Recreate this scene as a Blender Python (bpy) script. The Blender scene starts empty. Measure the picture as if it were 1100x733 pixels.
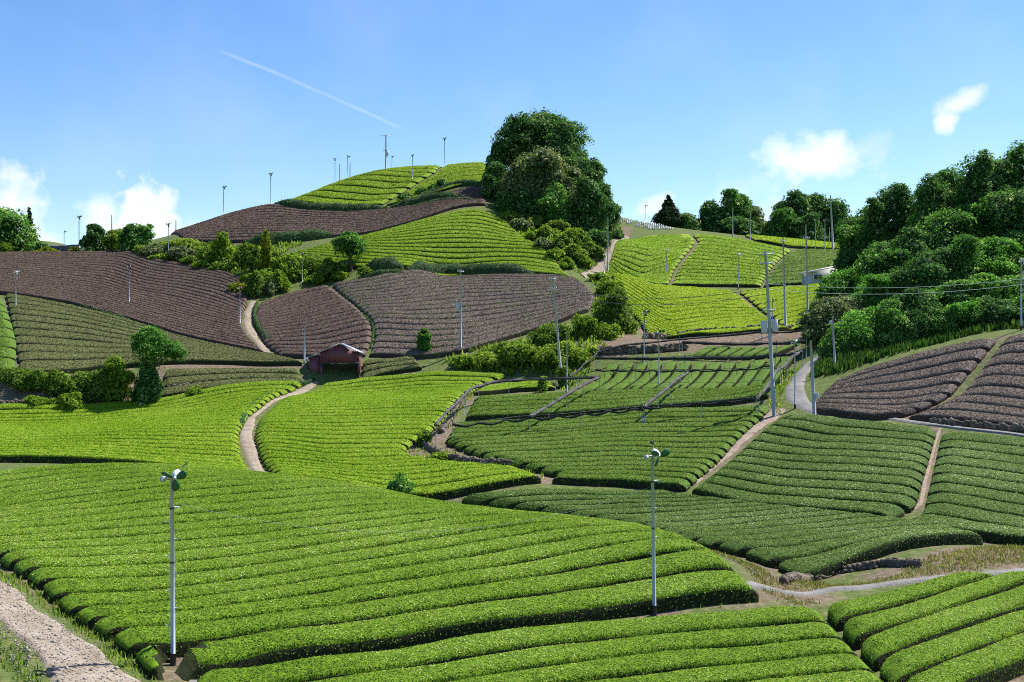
import bpy, math, random
import numpy as np
from mathutils import Vector

random.seed(7)
RNG = np.random.default_rng(11)
R = math.radians
S = bpy.context.scene
COL = S.collection

# ------------------------------------------------------------------ camera, sky, sun, exposure
F = 1222.0            # focal length in pixels of the 1100 px wide photograph
ZC = 12.0             # camera height
cam_d = bpy.data.cameras.new('camera')
cam_d.sensor_width = 36.0
cam_d.lens = 36.0 * F / 1100.0
cam_d.clip_end = 20000
cam = bpy.data.objects.new('camera', cam_d)
cam.location = (0, 0, ZC)
cam.rotation_euler = (R(90), 0, 0)
COL.objects.link(cam)
S.camera = cam

SUN = Vector((0.80 * math.cos(R(55)), 0.60 * math.cos(R(55)), math.sin(R(55))))
W = bpy.data.worlds.new('World')
S.world = W
W.use_nodes = True
wt = W.node_tree
wt.nodes.clear()


def N(t, kind, **kw):
    n = t.nodes.new(kind)
    for k, v in kw.items():
        if k in n.inputs:
            n.inputs[k].default_value = v
        else:
            setattr(n, k, v)
    return n


def L(t, a, b):
    t.links.new(a, b)


sky = N(wt, 'ShaderNodeTexSky', sky_type='NISHITA', sun_disc=False, sun_elevation=R(55),
        sun_rotation=math.atan2(0.80, 0.60), altitude=300.0, air_density=1.0, dust_density=0.25, ozone_density=3.0)
wout = N(wt, 'ShaderNodeOutputWorld')
bg = N(wt, 'ShaderNodeBackground', Strength=0.10)
L(wt, bg.outputs[0], wout.inputs[0])


def vmath(t, op, a, b=None):
    n = t.nodes.new('ShaderNodeVectorMath')
    n.operation = op
    for i, x in enumerate((a, b)):
        if x is None:
            continue
        if hasattr(x, 'node'):
            L(t, x, n.inputs[i])
        else:
            n.inputs[i].default_value = x
    return n


def fmath(t, op, a, b=None, c=None, clamp=False):
    n = t.nodes.new('ShaderNodeMath')
    n.operation = op
    n.use_clamp = clamp
    for i, x in enumerate((a, b, c)):
        if x is None:
            continue
        if hasattr(x, 'node'):
            L(t, x, n.inputs[i])
        else:
            n.inputs[i].default_value = x
    return n.outputs[0]


# clouds: far-off cumulus scraps and an old contrail, set in the sky by compass direction and height angle
wtc = N(wt, 'ShaderNodeTexCoord')
wsep = N(wt, 'ShaderNodeSeparateXYZ')
L(wt, wtc.outputs['Generated'], wsep.inputs[0])
azim = fmath(wt, 'ARCTAN2', wsep.outputs[0], wsep.outputs[1])
elev = fmath(wt, 'ARCSINE', wsep.outputs[2])
wcomb = N(wt, 'ShaderNodeCombineXYZ')
L(wt, azim, wcomb.inputs[0])
L(wt, elev, wcomb.inputs[1])
cl_noise = N(wt, 'ShaderNodeTexNoise', Scale=26.0, Detail=8.0, Roughness=0.60)
L(wt, wcomb.outputs[0], cl_noise.inputs['Vector'])
cl_noise2 = N(wt, 'ShaderNodeTexNoise', Scale=9.0, Detail=3.0, Roughness=0.5)
L(wt, wcomb.outputs[0], cl_noise2.inputs['Vector'])


def cloud(az, el, ra, re, tilt, dens, soft):
    m = N(wt, 'ShaderNodeMapping', vector_type='TEXTURE')
    m.inputs['Location'].default_value = (az, el, 0)
    m.inputs['Rotation'].default_value = (0, 0, tilt)
    m.inputs['Scale'].default_value = (ra, re, 1)
    L(wt, wcomb.outputs[0], m.inputs['Vector'])
    ln = vmath(wt, 'LENGTH', m.outputs[0]).outputs['Value']
    fall = fmath(wt, 'SUBTRACT', 1.0, ln)
    a = fmath(wt, 'MULTIPLY_ADD', fmath(wt, 'SUBTRACT', cl_noise.outputs[0], 0.5), 2.6, fall)
    a = fmath(wt, 'DIVIDE', a, soft, clamp=True)
    a = fmath(wt, 'SMOOTH_MIN', a, 1.0, 0.2)
    return fmath(wt, 'MULTIPLY', a, dens, clamp=True)


def azel(px, py):
    x, z = (px - 550) / F, (366.5 - py) / F
    return math.atan2(x, 1.0), math.atan2(z, math.hypot(x, 1.0))


masks = []
for px, py, rx, ry, tilt, dens, soft in [
        (158, 238, 42, 46, 0, 1.0, 0.38), (112, 232, 28, 28, 0, .75, .8), (5, 240, 50, 50, -.5, .9, .65), (200, 250, 44, 16, 0, .5, .9),
        (872, 173, 78, 30, .10, .95, .8), (838, 170, 30, 26, 0, .6, .8), (930, 160, 32, 18, .3, .5, .9), (800, 205, 60, 22, .5, .5, 1.1),
        (1036, 110, 34, 12, .35, .8, .9), (1016, 132, 17, 13, .5, .85, .7), (549, 150, 10, 20, .3, .6, .9), (700, 222, 24, 14, .4, .7, .7), (40, 258, 30, 14, 0, .6, .8),
        (820, 235, 40, 25, .3, .5, .9)]:
    a, e = azel(px, py)
    masks.append(cloud(a, e, rx / F, ry / F, tilt, dens, soft))
tot = masks[0]
for m in masks[1:]:
    tot = fmath(wt, 'MAXIMUM', tot, m)
# contrail
a0, e0 = azel(228, 50)
a1, e1 = azel(440, 141)
cm = N(wt, 'ShaderNodeMapping', vector_type='TEXTURE')
cm.inputs['Location'].default_value = ((a0 + a1) / 2, (e0 + e1) / 2, 0)
cm.inputs['Rotation'].default_value = (0, 0, math.atan2(e1 - e0, a1 - a0))
cm.inputs['Scale'].default_value = (math.hypot(a1 - a0, e1 - e0) / 2, 2.6 / F, 1)
L(wt, wcomb.outputs[0], cm.inputs['Vector'])
cs = N(wt, 'ShaderNodeSeparateXYZ')
L(wt, cm.outputs[0], cs.inputs[0])
bend = fmath(wt, 'MULTIPLY_ADD', fmath(wt, 'SUBTRACT', cl_noise2.outputs[0], .5), 2.0, cs.outputs[1])
bend = fmath(wt, 'MULTIPLY_ADD', fmath(wt, 'MULTIPLY', cs.outputs[0], cs.outputs[0]), 1.2, fmath(wt, 'SUBTRACT', bend, .6))
across = fmath(wt, 'SUBTRACT', 1.0, fmath(wt, 'ABSOLUTE', bend), clamp=True)
along = fmath(wt, 'MULTIPLY', fmath(wt, 'SUBTRACT', 1.0, fmath(wt, 'ABSOLUTE', cs.outputs[0])), 6.0, clamp=True)
trail = fmath(wt, 'MULTIPLY', fmath(wt, 'MULTIPLY', across, along), fmath(wt, 'MULTIPLY_ADD', cl_noise.outputs[0], .7, -.08), clamp=True)
trail = fmath(wt, 'MULTIPLY', trail, 0.7)
tot = fmath(wt, 'MAXIMUM', tot, trail)
# thin high veil
veil = fmath(wt, 'MULTIPLY', fmath(wt, 'SUBTRACT', cl_noise2.outputs[0], .45, clamp=True), .25)
tot = fmath(wt, 'MAXIMUM', tot, veil)
cmix = N(wt, 'ShaderNodeMix', data_type='RGBA')
L(wt, tot, cmix.inputs['Factor'])
shade = N(wt, 'ShaderNodeValToRGB')
shade.color_ramp.elements[0].position = .35
shade.color_ramp.elements[0].color = (5.2, 5.7, 6.5, 1)
shade.color_ramp.elements[1].position = .6
shade.color_ramp.elements[1].color = (7.0, 7.1, 7.2, 1)
L(wt, cl_noise2.outputs[0], shade.inputs[0])
hsv = N(wt, 'ShaderNodeHueSaturation', Hue=0.508, Saturation=1.22, Value=1.02)
L(wt, sky.outputs[0], hsv.inputs['Color'])
L(wt, hsv.outputs[0], cmix.inputs['A'])
L(wt, shade.outputs[0], cmix.inputs['B'])
L(wt, cmix.outputs['Result'], bg.inputs['Color'])

sun_d = bpy.data.lights.new('sun', 'SUN')
sun_d.energy = 5.0
sun_d.angle = R(0.5)
sun_d.color = (1.0, 0.95, 0.86)
sun_o = bpy.data.objects.new('sun', sun_d)
sun_o.rotation_euler = SUN.to_track_quat('Z', 'Y').to_euler()
sun_o.location = SUN * 300
COL.objects.link(sun_o)
S.view_settings.view_transform = 'Standard'
S.view_settings.look = 'None'
S.view_settings.gamma = 1.0
S.view_settings.use_curve_mapping = False
S.view_settings.exposure = 0.82
S.cycles.max_bounces = 6
S.cycles.diffuse_bounces = 3
S.cycles.transmission_bounces = 3
S.cycles.sample_clamp_indirect = 4
S.cycles.use_denoising = False
S.cycles.filter_width = 1.0

# ------------------------------------------------------------------ mesh helpers


def mesh_np(name, V, Q, mats, smooth=False, midx=None):
    """quads only, straight from arrays"""
    me = bpy.data.meshes.new(name)
    V = np.asarray(V, np.float32)
    Q = np.asarray(Q, np.int32)
    me.vertices.add(len(V))
    me.vertices.foreach_set('co', V.ravel())
    me.loops.add(Q.size)
    me.loops.foreach_set('vertex_index', Q.ravel())
    me.polygons.add(len(Q))
    me.polygons.foreach_set('loop_start', np.arange(0, Q.size, 4, dtype=np.int32))
    if smooth is not False:
        me.polygons.foreach_set('use_smooth', np.broadcast_to(np.asarray(smooth, bool), (len(Q),)).copy())
    for m in (mats if isinstance(mats, (list, tuple)) else [mats]):
        me.materials.append(m)
    if midx is not None:
        me.polygons.foreach_set('material_index', np.asarray(midx, np.int32))
    me.update(calc_edges=True)
    return me


def link(name, me, parent=None, loc=None, label=None, cat=None, group=None, kind=None):
    o = bpy.data.objects.new(name, me)
    if parent is not None:
        o.parent = parent
    if loc is not None:
        o.location = loc
    tag(o, label, cat, group, kind)
    COL.objects.link(o)
    return o


def tag(o, label=None, cat=None, group=None, kind=None):
    for k, v in (('label', label), ('category', cat), ('group', group), ('kind', kind)):
        if v:
            o[k] = v
    return o


class MB:
    """collects boxes, tubes and quad soups into one mesh"""

    def __init__(self):
        self.V, self.Q, self.n = [], [], 0

    def raw(self, V, Q):
        self.V.append(np.asarray(V, float).reshape(-1, 3))
        self.Q.append(np.asarray(Q, int).reshape(-1, 4) + self.n)
        self.n += len(self.V[-1])
        return self

    def box(self, c, s, rz=0.0, rx=0.0, taper=1.0):
        v = np.array([[x, y, z] for z in (-.5, .5) for y in (-.5, .5) for x in (-.5, .5)], float) * np.array(s)
        v[4:, :2] *= taper
        if rx:
            a, b = math.cos(rx), math.sin(rx)
            v = v @ np.array([[1, 0, 0], [0, a, b], [0, -b, a]])
        if rz:
            a, b = math.cos(rz), math.sin(rz)
            v = v @ np.array([[a, b, 0], [-b, a, 0], [0, 0, 1]])
        return self.raw(v + np.array(c), [[0, 2, 3, 1], [4, 5, 7, 6], [0, 1, 5, 4], [2, 6, 7, 3], [0, 4, 6, 2], [1, 3, 7, 5]])

    def tube(self, pts, rad, seg=8, cap=True):
        P = np.asarray(pts, float)
        k = len(P)
        rad = np.broadcast_to(np.asarray(rad, float), (k,))
        T = np.gradient(P, axis=0)
        T /= np.linalg.norm(T, axis=1)[:, None] + 1e-9
        ref = np.array([0, 0, 1.0]) if abs(T[0][2]) < .9 else np.array([1.0, 0, 0])
        A = np.cross(T, ref)
        A /= np.linalg.norm(A, axis=1)[:, None] + 1e-9
        B = np.cross(T, A)
        th = np.linspace(0, 2 * np.pi, seg, endpoint=False)
        ring = P[:, None, :] + rad[:, None, None] * (np.cos(th)[None, :, None] * A[:, None, :] + np.sin(th)[None, :, None] * B[:, None, :])
        V = ring.reshape(-1, 3)
        Q = []
        for i in range(k - 1):
            for j in range(seg):
                j2 = (j + 1) % seg
                Q.append([i * seg + j, i * seg + j2, (i + 1) * seg + j2, (i + 1) * seg + j])
        if cap:
            h = seg // 2
            for b, fl in ((0, 1), ((k - 1) * seg, 0)):
                for j in range(h - 1):
                    q = [b + j, b + j + 1, b + seg - 2 - j, b + seg - 1 - j]
                    Q.append(q if fl else q[::-1])
        return self.raw(V, Q)

    def mesh(self, name, mat, smooth=False):
        return mesh_np(name, np.concatenate(self.V), np.concatenate(self.Q), mat, smooth)

    def build(self, name, mat, parent=None, smooth=False, **kw):
        return link(name, self.mesh(name, mat, smooth), parent, **kw)


def leaf_quads(P, Nn, size, aspect=1.5, rng=RNG, bend=True):
    """diamond leaf faces at points P with normals Nn"""
    n = len(P)
    Nn = Nn / (np.linalg.norm(Nn, axis=1)[:, None] + 1e-9)
    r = rng.normal(size=(n, 3))
    A = np.cross(Nn, r)
    A /= np.linalg.norm(A, axis=1)[:, None] + 1e-9
    B = np.cross(Nn, A)
    s = np.broadcast_to(np.asarray(size, float), (n,))[:, None] * rng.uniform(.7, 1.3, (n, 1)) * .5
    a = A * s * aspect ** .5 * 1.2
    b = B * s / aspect ** .5 * 1.2
    lift = Nn * s * .35
    V = np.stack([P - a + lift * 0, P + b + lift, P + a, P - b + lift], axis=1).reshape(-1, 3)
    Q = np.arange(4 * n).reshape(n, 4)
    return V, Q


def scatter(V, Q, density, rng=RNG, w=None):
    """random points with normals on quads"""
    V = np.asarray(V, float)
    a, b, c, d = (V[Q[:, i]] for i in range(4))
    nrm = np.cross(c - a, d - b)
    ar = np.linalg.norm(nrm, axis=1) * .5
    nrm = nrm / (2 * ar[:, None] + 1e-9)
    ww = ar if w is None else ar * w
    n = int(ww.sum() * density)
    if n < 1:
        return np.zeros((0, 3)), np.zeros((0, 3))
    f = rng.choice(len(Q), size=n, p=ww / ww.sum())
    u, v = rng.random((n, 1)), rng.random((n, 1))
    P = (a[f] * (1 - u) + b[f] * u) * (1 - v) + (d[f] * (1 - u) + c[f] * u) * v
    return P, nrm[f]


# ------------------------------------------------------------------ materials


def new_mat(name):
    m = bpy.data.materials.new(name)
    m.use_nodes = True
    m.node_tree.nodes.clear()
    return m, m.node_tree


def ramp(t, fac, stops):
    n = t.nodes.new('ShaderNodeValToRGB')
    e = n.color_ramp.elements
    while len(e) < len(stops):
        e.new(.5)
    for x, (p, c) in zip(e, stops):
        x.position = p
        x.color = (*c, 1)
    L(t, fac, n.inputs[0])
    return n.outputs[0]


def noise(t, scale, detail=4.0, rough=.55, coord='Object', vec=None):
    n = N(t, 'ShaderNodeTexNoise', Scale=scale, Detail=detail, Roughness=rough)
    if vec is None:
        c = t.nodes.new('ShaderNodeTexCoord')
        vec = c.outputs[coord]
    L(t, vec, n.inputs['Vector'])
    return n.outputs[0]


def mixc(t, fac, a, b, mode='MIX'):
    n = N(t, 'ShaderNodeMix', data_type='RGBA', blend_type=mode)
    for s, x in (('Factor', fac), ('A', a), ('B', b)):
        if hasattr(x, 'node'):
            L(t, x, n.inputs[s])
        elif s == 'Factor':
            n.inputs[s].default_value = x
        else:
            n.inputs[s].default_value = (*x, 1)
    return n.outputs['Result']


def leaf_mat(name, stops, trans=.3, rough=.6, patch=.12, patch_col=None, spec=.05, tcol=1.25):
    """foliage: a colour of its own for every leaf, with broad drifts of tone between plants"""
    m, t = new_mat(name)
    g = t.nodes.new('ShaderNodeNewGeometry')
    big = noise(t, patch, 3.0)
    f = fmath(t, 'MULTIPLY_ADD', fmath(t, 'SUBTRACT', big, .5), 0.9, g.outputs['Random Per Island'], clamp=True)
    c = ramp(t, f, stops)
    if patch_col is not None:
        p2 = noise(t, patch * 2.3, 4.0)
        k = fmath(t, 'MULTIPLY', fmath(t, 'SUBTRACT', p2, .52, clamp=True), 5.0, clamp=True)
        c = mixc(t, fmath(t, 'MULTIPLY', k, .7), c, patch_col)
    pb = N(t, 'ShaderNodeBsdfPrincipled', Roughness=rough)
    pb.inputs['Specular IOR Level'].default_value = spec
    L(t, c, pb.inputs['Base Color'])
    tr = t.nodes.new('ShaderNodeBsdfTranslucent')
    tc = mixc(t, 1.0, c, (tcol, tcol * 1.05, .7), 'MULTIPLY')
    L(t, tc, tr.inputs[0])
    mx = N(t, 'ShaderNodeMixShader', Fac=trans)
    L(t, pb.outputs[0], mx.inputs[1])
    L(t, tr.outputs[0], mx.inputs[2])
    o = t.nodes.new('ShaderNodeOutputMaterial')
    L(t, mx.outputs[0], o.inputs[0])
    return m


def core_mat(name, c1, c2, scale=3.0):
    m, t = new_mat(name)
    c = ramp(t, noise(t, scale, 6.0, .7), [(.3, c1), (.7, c2)])
    pb = N(t, 'ShaderNodeBsdfPrincipled', Roughness=.8)
    pb.inputs['Specular IOR Level'].default_value = .1
    L(t, c, pb.inputs['Base Color'])
    bm = N(t, 'ShaderNodeBump', Strength=.8, Distance=.1)
    L(t, noise(t, scale * 3, 5.0, .7), bm.inputs['Height'])
    L(t, bm.outputs[0], pb.inputs['Normal'])
    o = t.nodes.new('ShaderNodeOutputMaterial')
    L(t, pb.outputs[0], o.inputs[0])
    return m


def plain_mat(name, c, rough=.5, metal=0.0, var=.15, scale=4.0, bump=0.0):
    m, t = new_mat(name)
    a = tuple(x * (1 - var) for x in c)
    b = tuple(min(1, x * (1 + var)) for x in c)
    cc = ramp(t, noise(t, scale, 5.0, .65), [(.3, a), (.7, b)])
    pb = N(t, 'ShaderNodeBsdfPrincipled', Roughness=rough, Metallic=metal)
    L(t, cc, pb.inputs['Base Color'])
    if bump:
        bm = N(t, 'ShaderNodeBump', Strength=bump, Distance=.03)
        L(t, noise(t, scale * 4, 5.0, .6), bm.inputs['Height'])
        L(t, bm.outputs[0], pb.inputs['Normal'])
    o = t.nodes.new('ShaderNodeOutputMaterial')
    L(t, pb.outputs[0], o.inputs[0])
    return m


TEA = {
    # young bright shoots
    'bright': leaf_mat('tea_bright', [(0, (.030, .075, .010)), (.25, (.110, .205, .018)), (.65, (.225, .345, .030)), (.9, (.40, .50, .09)), (1, (.60, .66, .28))], .35),
    'bright_far': leaf_mat('tea_bright_far', [(0, (.090, .190, .010)), (.5, (.205, .355, .018)), (.9, (.32, .47, .04)), (1, (.45, .56, .14))], .38),
    'lime': leaf_mat('tea_lime', [(0, (.165, .260, .010)), (.5, (.290, .420, .016)), (.9, (.40, .52, .04)), (1, (.50, .58, .12))], .4),
    'hill': leaf_mat('tea_hill', [(0, (.13, .20, .014)), (.5, (.250, .345, .025)), (1, (.37, .46, .05))], .35),
    'dark': leaf_mat('tea_dark', [(0, (.036, .080, .012)), (.35, (.120, .205, .030)), (.75, (.195, .300, .048)), (.92, (.29, .38, .11)), (1, (.52, .58, .36))], .25, spec=.2),
    'mid': leaf_mat('tea_mid', [(0, (.060, .110, .014)), (.45, (.140, .225, .028)), (.85, (.22, .315, .05)), (1, (.38, .45, .20))], .28),
    'grey': leaf_mat('tea_grey', [(0, (.080, .085, .038)), (.5, (.150, .160, .065)), (1, (.225, .235, .10))], .2, patch=.08, patch_col=(.17, .14, .09)),
    'brown': leaf_mat('tea_brown', [(0, (.052, .033, .026)), (.45, (.120, .083, .066)), (.85, (.190, .142, .115)), (1, (.16, .16, .08))], .1, rough=.8, spec=.05, patch=.3),
    'purple': leaf_mat('tea_purple', [(0, (.066, .046, .038)), (.5, (.155, .119, .097)), (.9, (.25, .203, .165)), (1, (.18, .18, .10))], .12, rough=.8, spec=.05, patch=.3),
}
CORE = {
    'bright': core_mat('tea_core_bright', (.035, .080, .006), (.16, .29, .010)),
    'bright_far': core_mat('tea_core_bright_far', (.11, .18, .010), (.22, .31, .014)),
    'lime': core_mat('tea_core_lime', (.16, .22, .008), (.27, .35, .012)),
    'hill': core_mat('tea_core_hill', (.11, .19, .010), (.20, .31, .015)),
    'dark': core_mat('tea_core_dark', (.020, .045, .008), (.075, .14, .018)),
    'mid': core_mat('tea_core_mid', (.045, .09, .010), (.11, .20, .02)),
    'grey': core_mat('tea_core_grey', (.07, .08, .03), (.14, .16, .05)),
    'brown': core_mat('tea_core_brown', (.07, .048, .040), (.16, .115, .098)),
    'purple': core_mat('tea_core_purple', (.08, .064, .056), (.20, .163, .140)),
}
STEMS = core_mat('tea_stems_shade', (.012, .018, .007), (.042, .050, .020), 6.0)  # bare stems; shade among the twigs is put into the dark tone
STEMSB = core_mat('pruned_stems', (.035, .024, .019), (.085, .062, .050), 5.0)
# ------------------------------------------------------------------ the lie of the land
# C(x, y): height of the clipped tea canopy; the ground G lies 0.75 m below it


def pt(px, py, d):
    return ((px - 550) / F * d, d, ZC + (366.5 - py) / F * d)


ANC = [pt(*a) for a in [
    # near mound
    (166, 709, 36.7), (300, 694, 39), (480, 670, 42), (694, 643, 46), (820, 631, 47.5), (13, 597, 49.5), (101, 643, 44.3), (-120, 545, 66),
    (0, 490, 80), (100, 492, 80), (200, 500, 78), (280, 507, 75), (350, 515, 72), (400, 524, 70), (440, 533, 69), (520, 545, 66), (600, 552, 63),
    (650, 558, 61), (690, 563, 59), (737, 573, 55), (778, 592, 51), (600, 598, 50.5), (600, 630, 46.5), (300, 575, 56), (300, 535, 65),
    # bottom strips
    (270, 712, 38), (440, 690, 40.5), (700, 657, 44.5), (870, 647, 46), (600, 733, 36.5), (300, 733, 36.5), (960, 733, 36), (888, 646, 46.5), (1000, 617, 51), (1100, 690, 40),
    (1100, 628, 49.5),
    # behind the mound
    (0, 487, 97), (-120, 487, 97), (100, 490, 95), (200, 499, 92), (280, 506, 90), (350, 513, 88), (400, 523, 86), (440, 529, 85), (500, 523, 86), (583, 509, 88),
    (0, 440, 130), (-150, 440, 130), (90, 433, 134), (180, 425, 138), (330, 408, 147), (130, 460, 112), (-150, 460, 112),
    (400, 403, 150), (470, 397, 151), (545, 400, 148), (500, 420, 133), (470, 455, 112), (430, 478, 103), (350, 450, 117), (300, 425, 135),
    (490, 452, 114), (700, 437, 117), (830, 433, 114), (475, 470, 106), (600, 508, 90), (735, 522, 84), (780, 485, 97), (640, 480, 100),
    (490, 537, 84), (600, 549, 78), (690, 561, 72), (740, 573, 66), (868, 612, 56), (1063, 572, 63), (960, 552, 71), (860, 580, 63),
    (850, 441, 111), (1008, 457, 100), (985, 538, 74), (880, 490, 90), (1100, 470, 94), (1100, 575, 63), (1250, 470, 95), (1250, 580, 62),
    (508, 425, 128), (600, 421, 128), (700, 415, 129), (830, 410, 126), (645, 386, 148), (750, 384, 146), (850, 379, 142), (757, 370, 152), (862, 367, 150),
    # left slopes
    (20, 398, 138), (-150, 398, 138), (140, 343, 166), (0, 312, 178), (-150, 312, 178), (100, 375, 150), (300, 381, 156), (325, 390, 150), (175, 390, 145), (400, 389, 153), (450, 390, 154),
    (0, 270, 228), (-150, 268, 228), (60, 270, 228), (130, 268, 228), (200, 280, 216), (265, 300, 200), (140, 310, 195), (262, 345, 175),
    (350, 301, 198), (275, 325, 188), (400, 345, 168), (395, 379, 157), (500, 375, 157), (470, 294, 200), (620, 298, 190), (640, 318, 178), (560, 355, 165), (600, 342, 169),
    (295, 273, 214), (340, 263, 217), (400, 250, 222), (450, 236, 228), (505, 223, 236), (560, 250, 224), (450, 287, 199), (614, 296, 190), (520, 291, 197), (500, 255, 216),
    (200, 257, 229), (290, 257, 225), (182, 250, 256), (240, 231, 262), (290, 218, 267), (330, 222, 262), (400, 225, 258), (440, 236, 234), (522, 217, 243), (520, 198, 264), (400, 247, 230),
    (305, 217, 268), (340, 206, 273), (380, 191, 280), (410, 183, 285), (440, 179, 289), (480, 178, 290), (520, 174.5, 291), (525, 194, 268), (415, 219, 263), (470, 200, 272),
    # right slopes
    (648, 291, 205), (718, 303, 201), (818, 305, 203), (672, 256, 236), (690, 250, 242), (745, 250, 243), (850, 266, 240), (900, 265, 246), (888, 300, 203), (900, 261, 256), (815, 252, 254), (780, 280, 220), (690, 276, 215.0),
    (697, 360, 165), (655, 297, 200), (780, 352, 165), (850, 350, 162), (750, 330, 181), (900, 345, 165),
    # brown field on the right
    (875, 437, 111), (893, 408, 118), (985, 377, 119), (1072, 360, 117), (1100, 357, 117), (968, 441, 105), (1100, 455, 98), (1030, 410, 110), (1250, 350, 118), (1180, 400, 110)]]
ANC += [(x, y, z + .75) for x, y, z in [pt(*a) for a in [
    # bare ground
    (0, 640, 44.5), (60, 700, 38), (0, 720, 36), (130, 733, 36), (-60, 690, 38), (1100, 612, 54.5), (895, 632, 52), (1000, 598, 57), (1100, 588, 60), (830, 615, 55), (845, 636, 51),
    (60, 420, 137), (355, 405, 150), (360, 392, 154), (900, 447, 106), (845, 418, 119), (868, 400, 126), (885, 378, 138),
    (640, 378, 151), (690, 366, 157), (750, 364, 156), (850, 360, 155), (600, 398, 148), (560, 393, 151), (640, 360, 160), (590, 367, 159), (660, 350, 164),
    (575, 240, 240), (620, 275, 208), (640, 300, 190), (660, 262, 218), (545, 220, 250), (600, 245, 246), (645, 255, 236), (670, 300, 190), (660, 318, 181),
    (660, 236, 262), (700, 242, 260), (730, 248, 252), (650, 228, 285), (600, 205, 300),
    # wooded slope on the right
    (900, 395, 124), (960, 378, 126), (1000, 368, 127), (1100, 347, 125), (910, 352, 142), (1000, 315, 150), (1100, 280, 155), (960, 310, 165), (1040, 262, 172), (1120, 225, 178), (1250, 200, 180), (1250, 320, 130),
    (910, 310, 185), (985, 265, 190), (58, 262.5, 280), (115, 277, 280), (190, 263, 274), (240, 244, 275), (290, 231, 280)]]]
ANC += [(x, y, z + .75) for x, y, z in [
    (0, 0, 10.2), (-8, 0, 10.2), (8, 0, 10.2), (0, -20, 10.2), (-40, 0, 9), (40, 0, 9), (0, 12, 5.5), (-15, 12, 5.5), (15, 12, 5.5), (-4, 24, 2.3), (10, 24, 2.2), (-22, 26, 2.6), (26, 26, 2.4),
    (45, 34, 1.8), (-45, 40, 3), (60, 55, 2.5), (-60, 0, 6), (60, 0, 6),
    # beyond the ridges
    (-130, 300, 20), (-100, 250, 31.3), (-60, 340, 34), (0, 350, 42), (-95, 330, 22), (60, 320, 28), (90, 310, 22), (30, 350, 33), (100, 260, 28), (130, 260, 24), (130, 220, 22), (-180, 300, 20),
    (110, 200, 30), (150, 200, 32), (-120, 330, 14), (0, 400, 26), (-100, 400, 10), (100, 400, 14), (-180, 230, 24), (-200, 130, 4), (160, 150, 26), (150, 100, 10)]]
ANC = np.array(ANC)
AX = ANC[:, :2] / 100.0


def _phi(r):
    return r * r * np.log(r + 1e-9)


def _fit():
    n = len(AX)
    K = _phi(np.linalg.norm(AX[:, None] - AX[None], axis=2)) + np.eye(n) * 4e-5
    P = np.c_[np.ones(n), AX]
    M = np.block([[K, P], [P.T, np.zeros((3, 3))]])
    return np.linalg.solve(M, np.r_[ANC[:, 2], 0, 0, 0])


WTS = _fit()


def C_exact(x, y):
    x, y = np.asarray(x, float), np.asarray(y, float)
    q = np.c_[x.ravel(), y.ravel()] / 100.0
    out = np.empty(len(q))
    for s in range(0, len(q), 20000):
        b = q[s:s + 20000]
        out[s:s + 20000] = _phi(np.linalg.norm(b[:, None] - AX[None], axis=2)) @ WTS[:-3] + np.c_[np.ones(len(b)), b] @ WTS[-3:]
    far = np.maximum(np.maximum(np.abs(q[:, 0]) - 1.6, q[:, 1] - 3.6), -q[:, 1] - .3)
    k = np.clip(far / 1.2, 0, 1)
    k = k * k * (3 - 2 * k)
    out = out * (1 - k) + (-6.0) * k
    return out.reshape(x.shape)


# regular grid of the canopy surface for quick lookups
GX0, GX1, GY0, GY1, GS = -200.0, 200.0, -30.0, 420.0, 1.0
_gx = np.arange(GX0, GX1 + .1, GS)
_gy = np.arange(GY0, GY1 + .1, GS)
_XX, _YY = np.meshgrid(_gx, _gy)
CG = C_exact(_XX, _YY)


def Cz(x, y):
    x, y = np.asarray(x, float), np.asarray(y, float)
    fx = np.clip((x - GX0) / GS, 0, len(_gx) - 1.001)
    fy = np.clip((y - GY0) / GS, 0, len(_gy) - 1.001)
    i, j = fx.astype(int), fy.astype(int)
    u, v = fx - i, fy - j
    return (CG[j, i] * (1 - u) + CG[j, i + 1] * u) * (1 - v) + (CG[j + 1, i] * (1 - u) + CG[j + 1, i + 1] * u) * v


def Gz(x, y):
    return Cz(x, y) - .75


_D = np.r_[np.arange(28, 120, .15), np.arange(120, 400, .3)]


def hit(px, py, drop=0.0):
    """first point of the land seen along the ray of a pixel of the photograph"""
    x = (px - 550) / F * _D
    z = ZC + (366.5 - py) / F * _D
    h = Cz(x, _D) - drop
    k = np.nonzero(z <= h)[0]
    if len(k) == 0:
        j = int(np.argmax((h - z) / _D))
    else:
        j = int(k[0])
        if j > 0:
            a, b = (z - h)[j - 1], (z - h)[j]
            t = a / (a - b + 1e-9)
            d = _D[j - 1] + t * (_D[j] - _D[j - 1])
            return (px - 550) / F * d, d
    d = _D[j]
    return (px - 550) / F * d, d


def gpt(px, py, d=None):
    """ground point (x, y, z) under a pixel"""
    if d is None:
        x, y = hit(px, py, .75)
    else:
        x, y = (px - 550) / F * d, d
    return float(x), float(y), float(Gz(x, y))


def XY(p, drop=0.0):
    if p[0] == 'w':
        return float(p[1]), float(p[2])
    if len(p) == 3:
        return (p[0] - 550) / F * p[2], float(p[2])
    return hit(p[0], p[1], drop)
# ------------------------------------------------------------------ ground, paths


def poly_arr(pts, drop=0.0):
    return np.array([XY(p, drop) for p in pts], float)


def resample(P, t):
    """points of a polyline at the fractions t of its length"""
    s = np.r_[0, np.cumsum(np.linalg.norm(np.diff(P, axis=0), axis=1))]
    s /= s[-1]
    return np.c_[np.interp(t, s, P[:, 0]), np.interp(t, s, P[:, 1])]


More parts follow.
